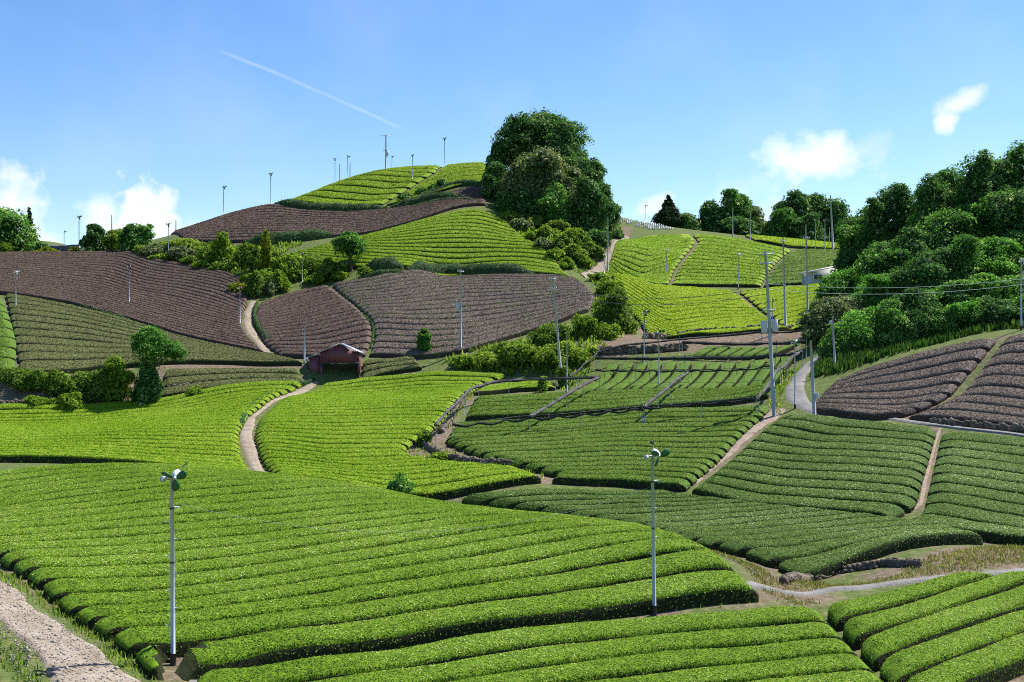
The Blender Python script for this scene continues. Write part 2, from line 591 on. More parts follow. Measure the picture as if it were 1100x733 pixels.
def smooth_line(P, n=60, it=6):
    """softly rounded version of a polyline with fixed ends"""
    Q = resample(P, np.linspace(0, 1, n))
    for _ in range(it):
        Q[1:-1] = (Q[:-2] + 2 * Q[1:-1] + Q[2:]) / 4
    return Q


def inside(x, y, poly):
    r = np.zeros(x.shape, bool)
    n = len(poly)
    for i in range(n):
        (x0, y0), (x1, y1) = poly[i], poly[(i + 1) % n]
        c = ((y0 > y) != (y1 > y)) & (x < (x1 - x0) * (y - y0) / (y1 - y0 + 1e-12) + x0)
        r ^= c
    return r


def idx_line(P, t):
    k = np.arange(len(P)) / (len(P) - 1)
    return np.c_[np.interp(t, k, P[:, 0]), np.interp(t, k, P[:, 1])]


def seg_dist(x, y, nx, ny, reach=4.0):
    """distance to the short gap that opens from a pole towards the front of its row"""
    dx, dy = -nx * reach / math.hypot(nx, ny), -ny * reach / math.hypot(nx, ny)
    t = np.clip(((x - nx) * dx + (y - ny) * dy) / (reach * reach), 0, 1)
    return np.hypot(x - nx - t * dx, y - ny - t * dy)


class Patch:
    """a tea field: a front and a back row edge, and the two edges where the rows end"""

    def __init__(self, front, back, left=None, right=None, soft=5, level=False):
        f, b = poly_arr(front), poly_arr(back)
        f = smooth_line(f, 60, soft)
        b = smooth_line(b, 60, soft)
        l = smooth_line(poly_arr(left), 60, 3) if left else np.array([f[0], b[0]])
        r = smooth_line(poly_arr(right), 60, 3) if right else np.array([f[-1], b[-1]])
        l[0], l[-1], r[0], r[-1] = f[0], b[0], f[-1], b[-1]
        if level:      # rows that follow the slope: ends spaced by their height angle
            l, r = self.even(l), self.even(r)
        self.f, self.b, self.l, self.r = f, b, l, r

    @staticmethod
    def even(P):
        P = resample(P, np.linspace(0, 1, 200))
        a = np.maximum.accumulate((Cz(P[:, 0], P[:, 1]) - ZC) / P[:, 1] + np.arange(200) * 1e-6)
        s = (a - a[0]) / (a[-1] - a[0])
        k = np.interp(np.linspace(0, 1, 60), s, np.arange(200))
        Q = np.c_[np.interp(k, np.arange(200), P[:, 0]), np.interp(k, np.arange(200), P[:, 1])]
        return Q

    def at(self, u, v):
        u, v = np.broadcast_arrays(np.asarray(u, float), np.asarray(v, float))
        sh = u.shape
        u, v = u.ravel(), v.ravel()
        f, b = resample(self.f, u), resample(self.b, u)
        l, r = (idx_line(self.l, v), idx_line(self.r, v)) if len(self.l) == len(self.r) == 60 else (resample(self.l, v), resample(self.r, v))
        U, Vv = u[:, None], v[:, None]
        p = (1 - Vv) * f + Vv * b + (1 - U) * l + U * r
        p -= (1 - U) * (1 - Vv) * self.f[0] + U * (1 - Vv) * self.f[-1] + (1 - U) * Vv * self.b[0] + U * Vv * self.b[-1]
        return p.reshape(*sh, 2)

    def outline(self):
        return np.concatenate([self.f, self.r, self.b[::-1], self.l[::-1]])


TPROF = np.array([0.0, 0.012, 0.028, 0.06, 0.13, 0.28, 0.5])
DPROF = np.array([0.80, 0.46, 0.21, 0.095, 0.04, 0.012, 0.0])
TPROF = np.r_[TPROF, 1 - TPROF[-2::-1]]
DPROF = np.r_[DPROF, DPROF[-2::-1]]


def row_mesh(P, i, n, gap, dist):
    """canopy shell of row i of n: a clipped, round-shouldered hedge"""
    mid = P.at(np.linspace(0, 1, 30), (i + .5) / n)
    ln = np.linalg.norm(np.diff(mid, axis=0), axis=1).sum()
    step = .14 if i == 0 and dist < 62 else np.clip(dist / 90.0, .35, 1.6)
    k = int(np.clip(ln / step, 8, 260))
    pitch = max(.6, np.linalg.norm(P.at(.5, (i + 1) / n) - P.at(.5, i / n)))
    endl = min(.42 * pitch, ln * .2)
    u = np.r_[0, np.array([.03, .12, .3, .6, 1.0]) * endl / ln, np.linspace(endl / ln, 1 - endl / ln, k)[1:-1], 1 - np.array([1.0, .6, .3, .12, .03]) * endl / ln, 1]
    e = np.minimum(u, 1 - u) * ln / endl
    e = np.clip(e, 0, 1)
    wid = .80 + .20 * np.sqrt(1 - (1 - e) ** 2)
    g = gap / pitch / 2 + RNG.normal(0, .012, len(u)).cumsum() * 0.0
    wob = np.interp(u, np.linspace(0, 1, max(4, int(ln / 3))), RNG.normal(0, .018, max(4, int(ln / 3))))
    t = .5 + (TPROF[None] - .5) * ((1 - 2 * g) * wid)[:, None] + wob[:, None]
    xy = P.at(np.repeat(u[:, None], len(TPROF), 1), (i + t) / n)
    drop = np.maximum(DPROF[None], (1 - e[:, None] ** .5) * .55) * np.ones((len(u), 1))
    lump = np.interp(u, np.linspace(0, 1, max(4, int(ln / 1.2))), RNG.normal(0, .018, max(4, int(ln / 1.2))))
    z = Cz(xy[..., 0], xy[..., 1]) - drop + lump[:, None] * (drop < .5)
    z += RNG.normal(0, .010, z.shape) * (drop < .6)
    for nx, ny, nr in (NOTCH if i == 0 else []):
        z = np.where(seg_dist(xy[..., 0], xy[..., 1], nx, ny) < nr, Gz(xy[..., 0], xy[..., 1]) - .35, z)
    m = len(TPROF)
    V = np.concatenate([xy, z[..., None]], axis=2).reshape(-1, 3)
    idx = np.arange(len(u) * m).reshape(len(u), m)
    Q = np.stack([idx[:-1, :-1], idx[1:, :-1], idx[1:, 1:], idx[:-1, 1:]], axis=2).reshape(-1, 4)
    h = m // 2
    caps = []
    for row, fl in ((0, 1), (len(u) - 1, 0)):
        for j in range(h):
            q = [idx[row, j], idx[row, j + 1], idx[row, m - 2 - j], idx[row, m - 1 - j]]
            caps.append(q if fl else q[::-1])
    return V, np.concatenate([Q, np.array(caps)])


ORD = ['first', 'second', 'third', 'fourth', 'fifth', 'sixth', 'seventh', 'eighth', 'ninth', 'tenth', 'eleventh', 'twelfth', 'thirteenth', 'fourteenth', 'fifteenth', 'sixteenth',
       'seventeenth', 'eighteenth', 'nineteenth', 'twentieth', 'twenty-first', 'twenty-second', 'twenty-third', 'twenty-fourth', 'twenty-fifth', 'twenty-sixth',
       'twenty-seventh', 'twenty-eighth', 'twenty-ninth', 'thirtieth', 'thirty-first', 'thirty-second', 'thirty-third', 'thirty-fourth', 'thirty-fifth']
NOTCH = [(*gpt(186, 715)[:2], .42)]   # gap left for the near fan pole
SOIL = []      # outlines of fields, for the ground material
FAR = []       # far rows gathered into one mass
ROWS = []


def field(kind, look, where, n, front, back, left=None, right=None, gap=.36, leaf=None, soft=5, far=False, order='row from front of', level=False, dens=1.0):
    P = Patch(front, back, left, right, soft, level)
    SOIL.append(P.outline())
    vis = P.at(.5, .5)
    dist = float(np.hypot(*vis))
    for i in range(n):
        V, Q = row_mesh(P, i, n, gap, dist)
        size = leaf or max(.044, dist / 1250.0)
        D = .8 / (size * size) * dens
        D = min(D, 430)
        # only what can be seen at a glance gets leaves: cut rows far outside the picture
        cx = V[Q].mean(1)
        w = (np.abs(cx[:, 0] / np.maximum(cx[:, 1], 1)) < .50) & (cx[:, 1] > 20)
        p, nn = scatter(V, Q, D, w=w.astype(float))
        low = Cz(p[:, 0], p[:, 1]) - p[:, 2]
        keep = RNG.random(len(p)) < np.where(low > .40, .16, np.where(low > .14, .22, 1.0)) * (1 if dist < 130 else low < .10)
        for nx, ny, nr in (NOTCH if i == 0 else []):
            keep &= seg_dist(p[:, 0], p[:, 1], nx, ny) > nr * 1.0
        p, nn = p[keep], nn[keep]
        weed = np.zeros(len(p), bool)
        if kind == 'purple' and dist > 150:     # weeds left between the pruned rows
            wp, wn = scatter(V, Q, D * .25, w=w)
            wl = Cz(wp[:, 0], wp[:, 1]) - wp[:, 2]
            wk = (wl > .12) & (np.sin(wp[:, 0] * .45) + np.sin(wp[:, 1] * .8 + wp[:, 0] * .2) > -.5)
            p, nn = np.r_[p, wp[wk] + [0, 0, .12]], np.r_[nn, wn[wk]]
            weed = np.r_[weed, np.ones(wk.sum(), bool)]
        nn = nn * np.array([1, 1, 1.0]) + RNG.normal(0, .24 if kind in ('brown', 'purple') else .36, nn.shape)
        p = p + nn * (RNG.random((len(p), 1)) * .5 + .05) * size * .5
        lv, lq = leaf_quads(p, nn, size)
        # shoots that stand a little above the clipped face
        VV = np.concatenate([V, lv])
        QQ = np.concatenate([Q, lq + len(V)])
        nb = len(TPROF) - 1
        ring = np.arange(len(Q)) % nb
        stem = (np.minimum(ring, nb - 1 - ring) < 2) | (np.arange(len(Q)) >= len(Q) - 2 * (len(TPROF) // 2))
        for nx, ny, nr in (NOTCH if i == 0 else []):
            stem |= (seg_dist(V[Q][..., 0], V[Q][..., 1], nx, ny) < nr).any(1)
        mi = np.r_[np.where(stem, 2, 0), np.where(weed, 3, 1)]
        if far:
            FAR.append((VV, QQ, mi, kind, len(Q)))
            continue
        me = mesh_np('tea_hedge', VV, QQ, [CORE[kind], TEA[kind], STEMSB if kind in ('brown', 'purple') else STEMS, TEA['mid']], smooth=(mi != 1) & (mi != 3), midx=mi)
        ROWS.append(link('tea_hedge', me, label=f'{look} tea hedge, {ORD[i]} {order} {where}', cat='tea hedge', group=f'tea rows of {where}'))


near = field
# --- the big bright mound in front
near('bright', 'bright green', 'the large foreground mound', 22,
     [(166, 709), (300, 694), (480, 670), (600, 655), (694, 643), (820, 631)], [('w', -40, 72), (100, 492, 77), (280, 507, 82)],
     right=[(820, 631), (778, 592, 51), (737, 573, 55), (690, 563, 60), (600, 552, 66), (440, 533, 74), (280, 507, 82)], left=[(166, 709), (13, 597), ('w', -40, 72)], gap=.36, order='row up from front of')
near('bright', 'bright green', 'the bottom strip', 7, [('w', -8, 25), ('w', 12.2, 32.6)], [(212, 724, 37.2), (440, 691, 40.5), (700, 658, 44.5), (881, 648, 46)], gap=.36, order='row from front of')
near('bright', 'deep green', 'the corner field', 5, [('w', 12.45, 34.5), ('w', 31, 49)], [(886, 641, 46.7), (1025, 611, 51.8)],
     right=[('w', 31, 49), ('w', 25.5, 52), (1025, 611, 51.8)], gap=.38, order='row from front of')
# --- darker terraces in the middle and on the right
near('dark', 'dark green', 'the field by the stone wall', 14, [(868, 610, 56.2), (960, 596, 59.5), (1058, 577, 62.6)], [(492, 537, 85), (585, 525, 85), (722, 522, 84)],
     left=[(868, 610, 56.2), (790, 588, 61), (735, 572, 66), (690, 562, 72), (600, 550, 79), (492, 537, 85)], right=[(1058, 577, 62.6), (1030, 560, 67.5), (960, 554, 71), (860, 546, 75.5), (722, 524, 83)], gap=.36,
     order='row from front of')
near('mid', 'mid green', 'the field left of dirt track', 15, [(592, 519, 88), (660, 513), (736, 520, 85)], [(490, 453, 114), (600, 447), (700, 437), (827, 434, 114)],
     left=[(592, 519, 88), (602, 506, 91), (567, 497), (522, 487), (478, 471, 106), (490, 453, 114)], right=[(736, 520, 85), (762, 497), (786, 473), (808, 452), (827, 434, 114)], gap=.38)
near('dark', 'dark green', 'the field below winding road', 11, [(741, 524, 83.5), (800, 536, 78), (880, 546, 74.5), (954, 551, 71.5)], [(842, 443, 110), (900, 448), (1006, 459, 99.5)],
     left=[(741, 524, 83.5), (768, 503), (793, 482), (817, 460), (842, 443, 110)], right=[(954, 551, 71.5), (983, 537), (989, 515), (997, 490), (1002, 472), (1006, 459, 99.5)], gap=.38)
near('dark', 'dark green', 'the field at right edge', 10, [(958, 556, 69.5), (1010, 563), (1100, 574, 63.5), (1200, 584, 60)], [(1012, 460, 98.5), (1100, 470, 94.5), (1200, 480, 92)],
     left=[(958, 556, 69.5), (992, 545), (999, 515), (1005, 490), (1009, 472), (1012, 460, 98.5)], gap=.38)
# --- bright fields beyond the mound
near('bright_far', 'vivid green', 'the field left of curved path', 25, [(-60, 489, 97), (100, 491, 95), (200, 500, 92), (272, 506, 90)], [(-60, 442, 130), (90, 433, 134), (180, 424, 138), (328, 409, 147)],
     right=[(272, 506, 90), (258, 482), (256, 462), (266, 443), (298, 421), (328, 409, 147)], gap=.42)
near('bright_far', 'vivid green', 'the field right of curved path', 34, [(300, 508, 89), (350, 513, 88), (400, 523, 86), (440, 529, 85), (500, 523), (583, 509, 88)], [(347, 409, 147), (400, 403, 150), (470, 397, 151), (545, 400, 148)],
     right=[(583, 509, 88), (560, 499), (510, 496), (470, 492), (440, 487), (431, 478), (447, 470), (466, 457), (482, 440), (500, 420), (515, 410), (545, 400, 148)],
     left=[(300, 508, 89), (281, 488), (274, 465), (279, 446), (302, 426), (347, 409, 147)], gap=.42)
near('bright_far', 'vivid green', 'the strip under upper shade roll', 2, [(508, 420, 134), (560, 415), (597, 412, 137)], [(516, 410, 141), (560, 407), (598, 406, 141)], gap=.42)
# --- terraces under the shading frames
near('mid', 'mid green', 'the plot between the shade frames', 5, [(500, 447, 117), (600, 442), (690, 434), (825, 428, 117)], [(510, 425, 128), (600, 421), (700, 417), (832, 412, 126)], gap=.34)
near('mid', 'mid green', 'the terrace of uphill rows', 13, [(622, 416, 130), (652, 387, 147)], [(836, 409, 127), (858, 381, 142)], gap=.34, order='from left of')
near('mid', 'mid green', 'the narrow upper uphill terrace', 7, [(742, 382, 148), (760, 371, 152)], [(836, 378, 146), (856, 368, 150)], gap=.34, order='from left of')
# --- grey-green and brown slopes on the left
near('grey', 'grey green', 'the slope above clipped hedge', 11, [(22, 398, 138), (60, 397), (110, 392), (175, 387, 146), (250, 386), (325, 388, 151)], [(6, 315, 177), (70, 325), (140, 344, 166), (200, 362), (300, 382, 156)], gap=.34)
near('grey', 'grey green', 'the terrace left of red shed', 3, [(171, 414, 138), (250, 412), (326, 408, 146)], [(178, 395, 144), (250, 394), (322, 395, 149)], gap=.36)
near('mid', 'mid green', 'the left edge plot', 8, [(-40, 399, 138), (16, 398, 138)], [(-40, 330, 172), (3, 327, 172)], right=[(16, 398, 138), (18, 365), (13, 345), (3, 327, 172)], gap=.34)
near('grey', 'grey green', 'the plot right of red shed', 3, [(388, 399, 149), (430, 396), (454, 391, 153)], [(390, 388, 154), (420, 384), (444, 383, 157)], gap=.36)
near('brown', 'brown pruned', 'the wide left slope', 26, [(-40, 308, 179), (4, 311, 178), (70, 322), (140, 341), (200, 359), (285, 379, 158)], [(-40, 270, 228), (60, 270, 228), (130, 268, 228), (160, 276), (200, 282), (240, 290), (262, 301, 200)],
     right=[(285, 379, 158), (267, 360), (259, 345), (261, 332), (266, 322), (262, 301, 200)], leaf=.12, gap=.46)
near('brown', 'brown pruned', 'the slope above red shed', 19, [(302, 379, 157), (350, 381, 155), (392, 379, 157)], [(279, 325, 188), (300, 317), (325, 310), (352, 304, 196)],
     left=[(302, 379, 157), (284, 365), (276, 350), (274, 337), (279, 325, 188)], right=[(392, 379, 157), (400, 360), (398, 345), (380, 325), (352, 304, 196)], leaf=.12, gap=.46)
near('purple', 'tan brown pruned', 'the slope around tall poles', 19, [(397, 380, 157), (440, 381), (480, 378), (500, 376, 157), (560, 356), (600, 343), (632, 330, 173)], [(357, 303, 196), (400, 297), (460, 295, 199), (540, 294), (620, 299, 189)],
     left=[(397, 380, 157), (404, 358), (400, 340), (380, 322), (357, 303, 196)], right=[(632, 330, 173), (640, 318), (634, 308), (620, 299, 189)], leaf=.12, gap=.34)
near('hill', 'yellow green', 'the rounded knoll', 16, [(295, 274, 213), (345, 280, 207), (400, 284, 201), (450, 287), (520, 291), (614, 296, 190)], [(400, 250, 222), (450, 236, 228), (480, 227, 233), (505, 223.5, 236), (532, 228, 234)],
     left=[(295, 274, 213), (340, 264), (400, 250, 222)], right=[(614, 296, 190), (597, 277), (572, 258), (550, 241), (532, 228, 234)], gap=.55)
# --- sunny slopes on the right
near('lime', 'lime green', 'the lower sunny slope', 20, [(700, 359, 165), (760, 357), (820, 352), (848, 350, 163)], [(655, 298, 199), (700, 305), (740, 307), (788, 309, 197)],
     left=[(700, 359, 165), (688, 345), (674, 325), (661, 310), (655, 298, 199)], right=[(848, 350, 163), (829, 342), (809, 328), (788, 309, 197)], far=True, gap=.30)
near('lime', 'lime green', 'the wedge below grey building', 12, [(853, 349, 163), (885, 344, 163)], [(794, 308, 198), (840, 307), (884, 306, 199)], left=[(853, 349, 163), (834, 341), (814, 327), (794, 308, 198)],
     right=[(885, 344, 163), (889, 325), (884, 306, 199)], far=True, gap=.34)
# --- brown purple rows under the wooded slope
near('purple', 'purple brown', 'the field beside road bend', 8, [(876, 437, 111), (905, 441), (935, 444), (968, 441, 105)], [(894, 409, 117.5), (930, 394), (985, 378), (1040, 365), (1071, 361, 117)],
     left=[(876, 437, 111), (875, 428), (894, 409, 117.5)], right=[(968, 441, 105), (998, 431), (1022, 418), (1034, 403), (1052, 383), (1071, 361, 117)], gap=.38)
near('purple', 'purple brown', 'the right edge field', 9, [(974, 443, 104), (1010, 445), (1050, 450), (1100, 456, 98), (1180, 466, 94)], [(1080, 362, 116.5), (1100, 358, 117), (1180, 352, 118)],
     left=[(974, 443, 104), (1008, 432), (1032, 420), (1050, 398), (1064, 380), (1080, 362, 116.5)], gap=.38)
# --- farthest fields, whose rows blend into one mass
far = dict(far=True)
field('brown', '', 'u', 14, [(200, 257, 228), (290, 257, 225), (350, 253, 227), (400, 247, 229), (450, 236, 233), (490, 223, 239), (522, 218, 242)],
      [(183, 250, 256), (240, 231.5, 262), (290, 219, 266), (330, 223, 262), (400, 226, 258), (430, 225, 257), (490, 220, 252), (522, 214, 250)], gap=.8, **far)
field('brown', '', 'u2', 4, [(455, 216, 255), (490, 211), (520, 208, 253)], [(470, 206, 262), (495, 200, 264), (520, 199, 263)], gap=.5, **far)
field('hill', '', 's', 12, [(300, 217.5, 272), (340, 219.5, 264), (380, 221, 262), (410, 219, 264)], [(440, 179, 303), (478, 178, 303)],
      left=[(300, 217.5, 272), (332, 206.5, 283), (372, 191, 293), (404, 183, 299), (440, 179, 303)], right=[(410, 219, 264), (440, 202, 273), (468, 188, 283), (478, 178, 303)], gap=.6, **far)
field('hill', '', 's2', 9, [(415, 219, 263), (440, 212, 265), (470, 204, 268), (490, 199, 269), (525, 194, 268)], [(481, 178, 303), (500, 176, 304), (524, 175, 304)],
      left=[(413, 219, 263), (443, 202, 273), (471, 188, 283), (481, 178, 303)], right=[(525, 194, 268), (526, 185, 280), (524, 175, 304)], gap=.34, **far)
field('bright_far', '', 'r1', 14, [(648, 292, 204), (680, 299), (717, 303, 201)], [(673, 257, 235), (690, 250.5, 241), (741, 250, 243)],
      left=[(648, 292, 204), (656, 277), (673, 257, 235)], right=[(717, 303, 201), (724, 288), (738, 270), (747, 258), (741, 250, 243)], gap=.5, level=True, **far)
field('bright_far', '', 'r2', 14, [(721, 303, 201), (780, 304.5), (817, 305, 203)], [(744, 250, 243), (800, 255, 243), (850, 267, 239)],
      left=[(721, 303, 201), (728, 288), (742, 270), (751, 258), (744, 250, 243)], right=[(817, 305, 203), (824, 292), (837, 277), (850, 267, 239)], gap=.5, level=True, **far)
field('mid', '', 'r3', 11, [(820, 304, 203), (860, 303), (888, 300, 203)], [(851, 268, 239), (880, 267), (912, 268, 243)], left=[(820, 304, 203), (826, 292), (839, 278), (851, 268, 239)], gap=.5, **far)
field('lime', '', 'r4', 4, [(812, 256, 246), (850, 265, 243), (905, 266.5, 245)], [(800, 252, 252), (850, 256, 254), (905, 262, 254)], gap=.34, **far)


def build_far():
    keys = sorted({k[3] for k in FAR})
    mats = [m for k in keys for m in (CORE[k], TEA[k], STEMSB if k in ('brown', 'purple') else STEMS)]
    Vs, Qs, Ms, Sm, n = [], [], [], [], 0
    for V, Q, mi, k, _ in FAR:
        Vs.append(V)
        Qs.append(Q + n)
        n += len(V)
        Ms.append(mi + 3 * keys.index(k))
        Sm.append(mi != 1)
    me = mesh_np('distant_tea_rows', np.concatenate(Vs), np.concatenate(Qs), mats, smooth=np.concatenate(Sm), midx=np.concatenate(Ms))
    link('distant_tea_rows', me, label='distant tea rows on the summit, the brown upper slope and the far sunny slope', cat='tea rows', kind='stuff')


build_far()

# ------------------------------------------------------------------ ground sheet to the horizon


def build_ground():
    far_x = np.array([230, 270, 330, 420, 560, 800, 1200, 2000, 3500, 6000.])
    xs = np.r_[-far_x[::-1], np.arange(-200, 200.1, 1.25), far_x]
    ys = np.r_[[-6000, -2500, -1000, -500, -250, -120, -60], np.arange(-30, 400.1, 1.25), [430, 480, 560, 700, 950, 1500, 2500, 4500, 8000]]
    X, Y = np.meshgrid(xs, ys)
    Z = np.where((np.abs(X) <= 200) & (Y >= -30) & (Y <= 419), Gz(X, Y), 0)
    o = ~((np.abs(X) <= 200) & (Y >= -30) & (Y <= 419))
    Z[o] = C_exact(X[o], Y[o]) - .75
    dirt = np.zeros(X.shape)
    for P in SOIL:
        dirt = np.maximum(dirt, inside(X, Y, P))
    for poly in DIRT:
        dirt = np.maximum(dirt, inside(X, Y, poly_arr(poly, .75)))
    V = np.stack([X, Y, Z], 2).reshape(-1, 3)
    idx = np.arange(X.size).reshape(X.shape)
    Q = np.stack([idx[:-1, :-1], idx[:-1, 1:], idx[1:, 1:], idx[1:, :-1]], 2).reshape(-1, 4)
    me = mesh_np('ground', V, Q, ground_mat(), smooth=True)
    at = me.attributes.new('soil', 'FLOAT', 'POINT')
    at.data.foreach_set('value', dirt.ravel().astype(np.float32))
    link('ground', me, kind='structure')


def ground_mat():
    m, t = new_mat('ground')
    a = N(t, 'ShaderNodeAttribute', attribute_name='soil')
    n1, n2, n3 = noise(t, .35, 6.0, .65), noise(t, 2.2, 6.0, .7), noise(t, 9.0, 4.0, .7)
    grass = ramp(t, n2, [(.3, (.045, .070, .018)), (.5, (.085, .120, .030)), (.62, (.14, .15, .055)), (.78, (.24, .20, .11))])
    soil = ramp(t, n2, [(.25, (.07, .048, .036)), (.5, (.15, .108, .080)), (.75, (.27, .215, .165))])
    soil = mixc(t, fmath(t, 'MULTIPLY', fmath(t, 'SUBTRACT', n3, .55, clamp=True), 3.0, clamp=True), soil, (.36, .33, .29))
    f = fmath(t, 'ADD', a.outputs['Fac'], fmath(t, 'MULTIPLY', fmath(t, 'SUBTRACT', n1, .54), 1.6), clamp=True)
    c = mixc(t, f, grass, soil)
    pb = N(t, 'ShaderNodeBsdfPrincipled', Roughness=.9)
    pb.inputs['Specular IOR Level'].default_value = .1
    L(t, c, pb.inputs['Base Color'])
    bm = N(t, 'ShaderNodeBump', Strength=.9, Distance=.12)
    L(t, n2, bm.inputs['Height'])
    L(t, bm.outputs[0], pb.inputs['Normal'])
    o = t.nodes.new('ShaderNodeOutputMaterial')
    L(t, pb.outputs[0], o.inputs[0])
    return m


DIRT = [
    [(605, 512), (585, 520), (480, 500), (420, 482), (455, 462), (478, 440), (505, 417), (512, 425), (480, 470), (520, 490)],
    [(825, 440), (845, 440), (745, 525), (725, 525)],
    [(1000, 455), (1012, 455), (1000, 520), (985, 550), (950, 560), (985, 530)],
    [(740, 575), (900, 650), (860, 655), (815, 640)],
    [(640, 360), (870, 352), (870, 366), (640, 384)],
    [(965, 445), (1080, 358), (1085, 362), (1000, 445)],
    [(870, 440), (970, 448), (1110, 462), (1110, 470), (1000, 458), (880, 445)],
    [(160, 380), (330, 392), (330, 396), (160, 398)],
    [(0, 400), (180, 400), (180, 425), (0, 445)],
    [(690, 356), (700, 330), (640, 300), (680, 245), (672, 243), (625, 290), (655, 330), (680, 362)],
    [(880, 622), (965, 606), (1050, 586), (1115, 578), (1115, 612), (985, 624)],
    [(100, 262), (130, 262), (126, 272), (95, 272)],
]
build_ground()


def strip(name, left, right, mat, lift=.06, n=90, kind='structure', edge_noise=.0, cols=6):
    a = smooth_line(poly_arr(left, .75), n, 4)
    b = smooth_line(poly_arr(right, .75), n, 4)
    if edge_noise:
        for e in (a, b):
            q = np.convolve(RNG.normal(0, edge_noise * 2.2, n + 8), np.ones(9) / 9, 'valid')[:n]
            tn = np.gradient(e, axis=0)
            tn /= np.linalg.norm(tn, axis=1)[:, None] + 1e-9
            e += np.c_[-tn[:, 1], tn[:, 0]] * q[:, None]
    w = np.linspace(0, 1, cols)[None, :, None]
    g = a[:, None] * (1 - w) + b[:, None] * w
    z = Gz(g[..., 0], g[..., 1]) + lift
    z[:, 0] -= lift + .15
    z[:, -1] -= lift + .15
    V = np.concatenate([g, z[..., None]], 2).reshape(-1, 3)
    idx = np.arange(n * cols).reshape(n, cols)
    Q = np.stack([idx[:-1, :-1], idx[:-1, 1:], idx[1:, 1:], idx[1:, :-1]], 2).reshape(-1, 4)
    nz = np.cross(V[Q[0, 1]] - V[Q[0, 0]], V[Q[0, 3]] - V[Q[0, 0]])[2]
    if nz < 0:
        Q = Q[:, ::-1]
    return link(name, mesh_np(name, V, Q, mat, smooth=False), kind=kind)


def dirt_mat(name, c1, c2, c3, stone=.5):
    m, t = new_mat(name)
    n1, n2 = noise(t, .9, 6.0, .7), noise(t, 7.0, 5.0, .75)
    c = ramp(t, n1, [(.3, c1), (.5, c2), (.72, c3)])
    c = mixc(t, fmath(t, 'MULTIPLY', fmath(t, 'SUBTRACT', n2, .5, clamp=True), stone * 6, clamp=True), c, (.50, .46, .42))
    c = mixc(t, fmath(t, 'MULTIPLY', fmath(t, 'SUBTRACT', .42, n2, clamp=True), 5.0, clamp=True), c, (.10, .07, .05))
    pb = N(t, 'ShaderNodeBsdfPrincipled', Roughness=.95)
    pb.inputs['Specular IOR Level'].default_value = .1
    L(t, c, pb.inputs['Base Color'])
    bm = N(t, 'ShaderNodeBump', Strength=1.0, Distance=.08)
    L(t, n2, bm.inputs['Height'])
    L(t, bm.outputs[0], pb.inputs['Normal'])
    o = t.nodes.new('ShaderNodeOutputMaterial')
    L(t, pb.outputs[0], o.inputs[0])
    return m


M_DIRT = dirt_mat('path_dirt', (.15, .11, .08), (.25, .19, .145), (.33, .27, .22), .6)
M_ROAD = dirt_mat('road_concrete', (.15, .143, .135), (.215, .208, .198), (.27, .258, .245), .12)
M_PALE = dirt_mat('path_pale', (.16, .12, .085), (.27, .22, .165), (.34, .30, .24), .4)
M_GRAVEL = dirt_mat('path_gravel', (.18, .142, .10), (.285, .235, .178), (.38, .34, .285), .45)
# gravel track bottom left
strip('gravel_path', [('w', -31, 50), (-60, 640, 43), (0, 655, 41.5), (40, 700, 37.2), (58, 733, 34.6), ('w', -12.5, 30)], [('w', -26, 53.5), (0, 612, 48), (70, 660, 42.2), (125, 705, 38), (165, 735, 36), ('w', -7.5, 32)], M_GRAVEL, cols=14, lift=.08, edge_noise=.16)
strip('curved_path', [(276, 510, 90), (258, 482), (256, 462), (266, 443), (298, 423), (332, 411)], [(297, 510, 90), (279, 488), (272, 465), (277, 447), (301, 429), (345, 411)], M_PALE, lift=.10, edge_noise=.12)
strip('stepped_path', [(280, 379), (266, 360), (260, 345), (263, 332), (268, 323)], [(294, 380), (280, 365), (273, 350), (272, 337), (278, 325)], M_PALE, lift=.12, edge_noise=.12)
strip('road', [(876, 384, 137), (862, 392), (849, 406), (842, 418), (842, 431), (856, 440), (900, 446), (1008, 459), (1110, 470, 96)],
      [(894, 380, 137), (884, 390), (868, 403), (866, 418), (872, 432), (885, 439), (930, 445.3), (1010, 456.5), (1110, 467.5, 96.6)], M_ROAD, lift=.15, n=140)
strip('road', [(790, 648, 49.2), (870, 645, 50.3), (895, 637), (960, 630), (1040, 622), (1120, 616, 53.6)], [(812, 642, 50.2), (868, 639, 51.1), (894, 632), (960, 625), (1040, 617), (1120, 610.5, 54.9)], M_ROAD, lift=.10, edge_noise=.10, n=120)
strip('footpath', [(200, 735, 36.6), (260, 722, 37.6), (330, 712, 38.6)], [(205, 727, 37.4), (262, 717, 38.2), (332, 708, 39)], M_ROAD, lift=.16)
strip('dirt_track', [(724, 525), (755, 498), (782, 474), (806, 453), (828, 438)], [(743, 526), (769, 504), (795, 483), (819, 461), (846, 441)], M_DIRT, lift=.10, edge_noise=.15)
strip('dirt_track', [(957, 556), (986, 541), (990, 517), (998, 491), (1003, 472), (1007, 460)], [(966, 556), (992, 543), (997, 517), (1003, 491), (1008, 472), (1012, 461)], M_DIRT, lift=.07)
strip('dirt_track', [(622, 292), (640, 283), (655, 268), (668, 252)], [(630, 300), (650, 288), (663, 274), (677, 256)], M_PALE, lift=.15)
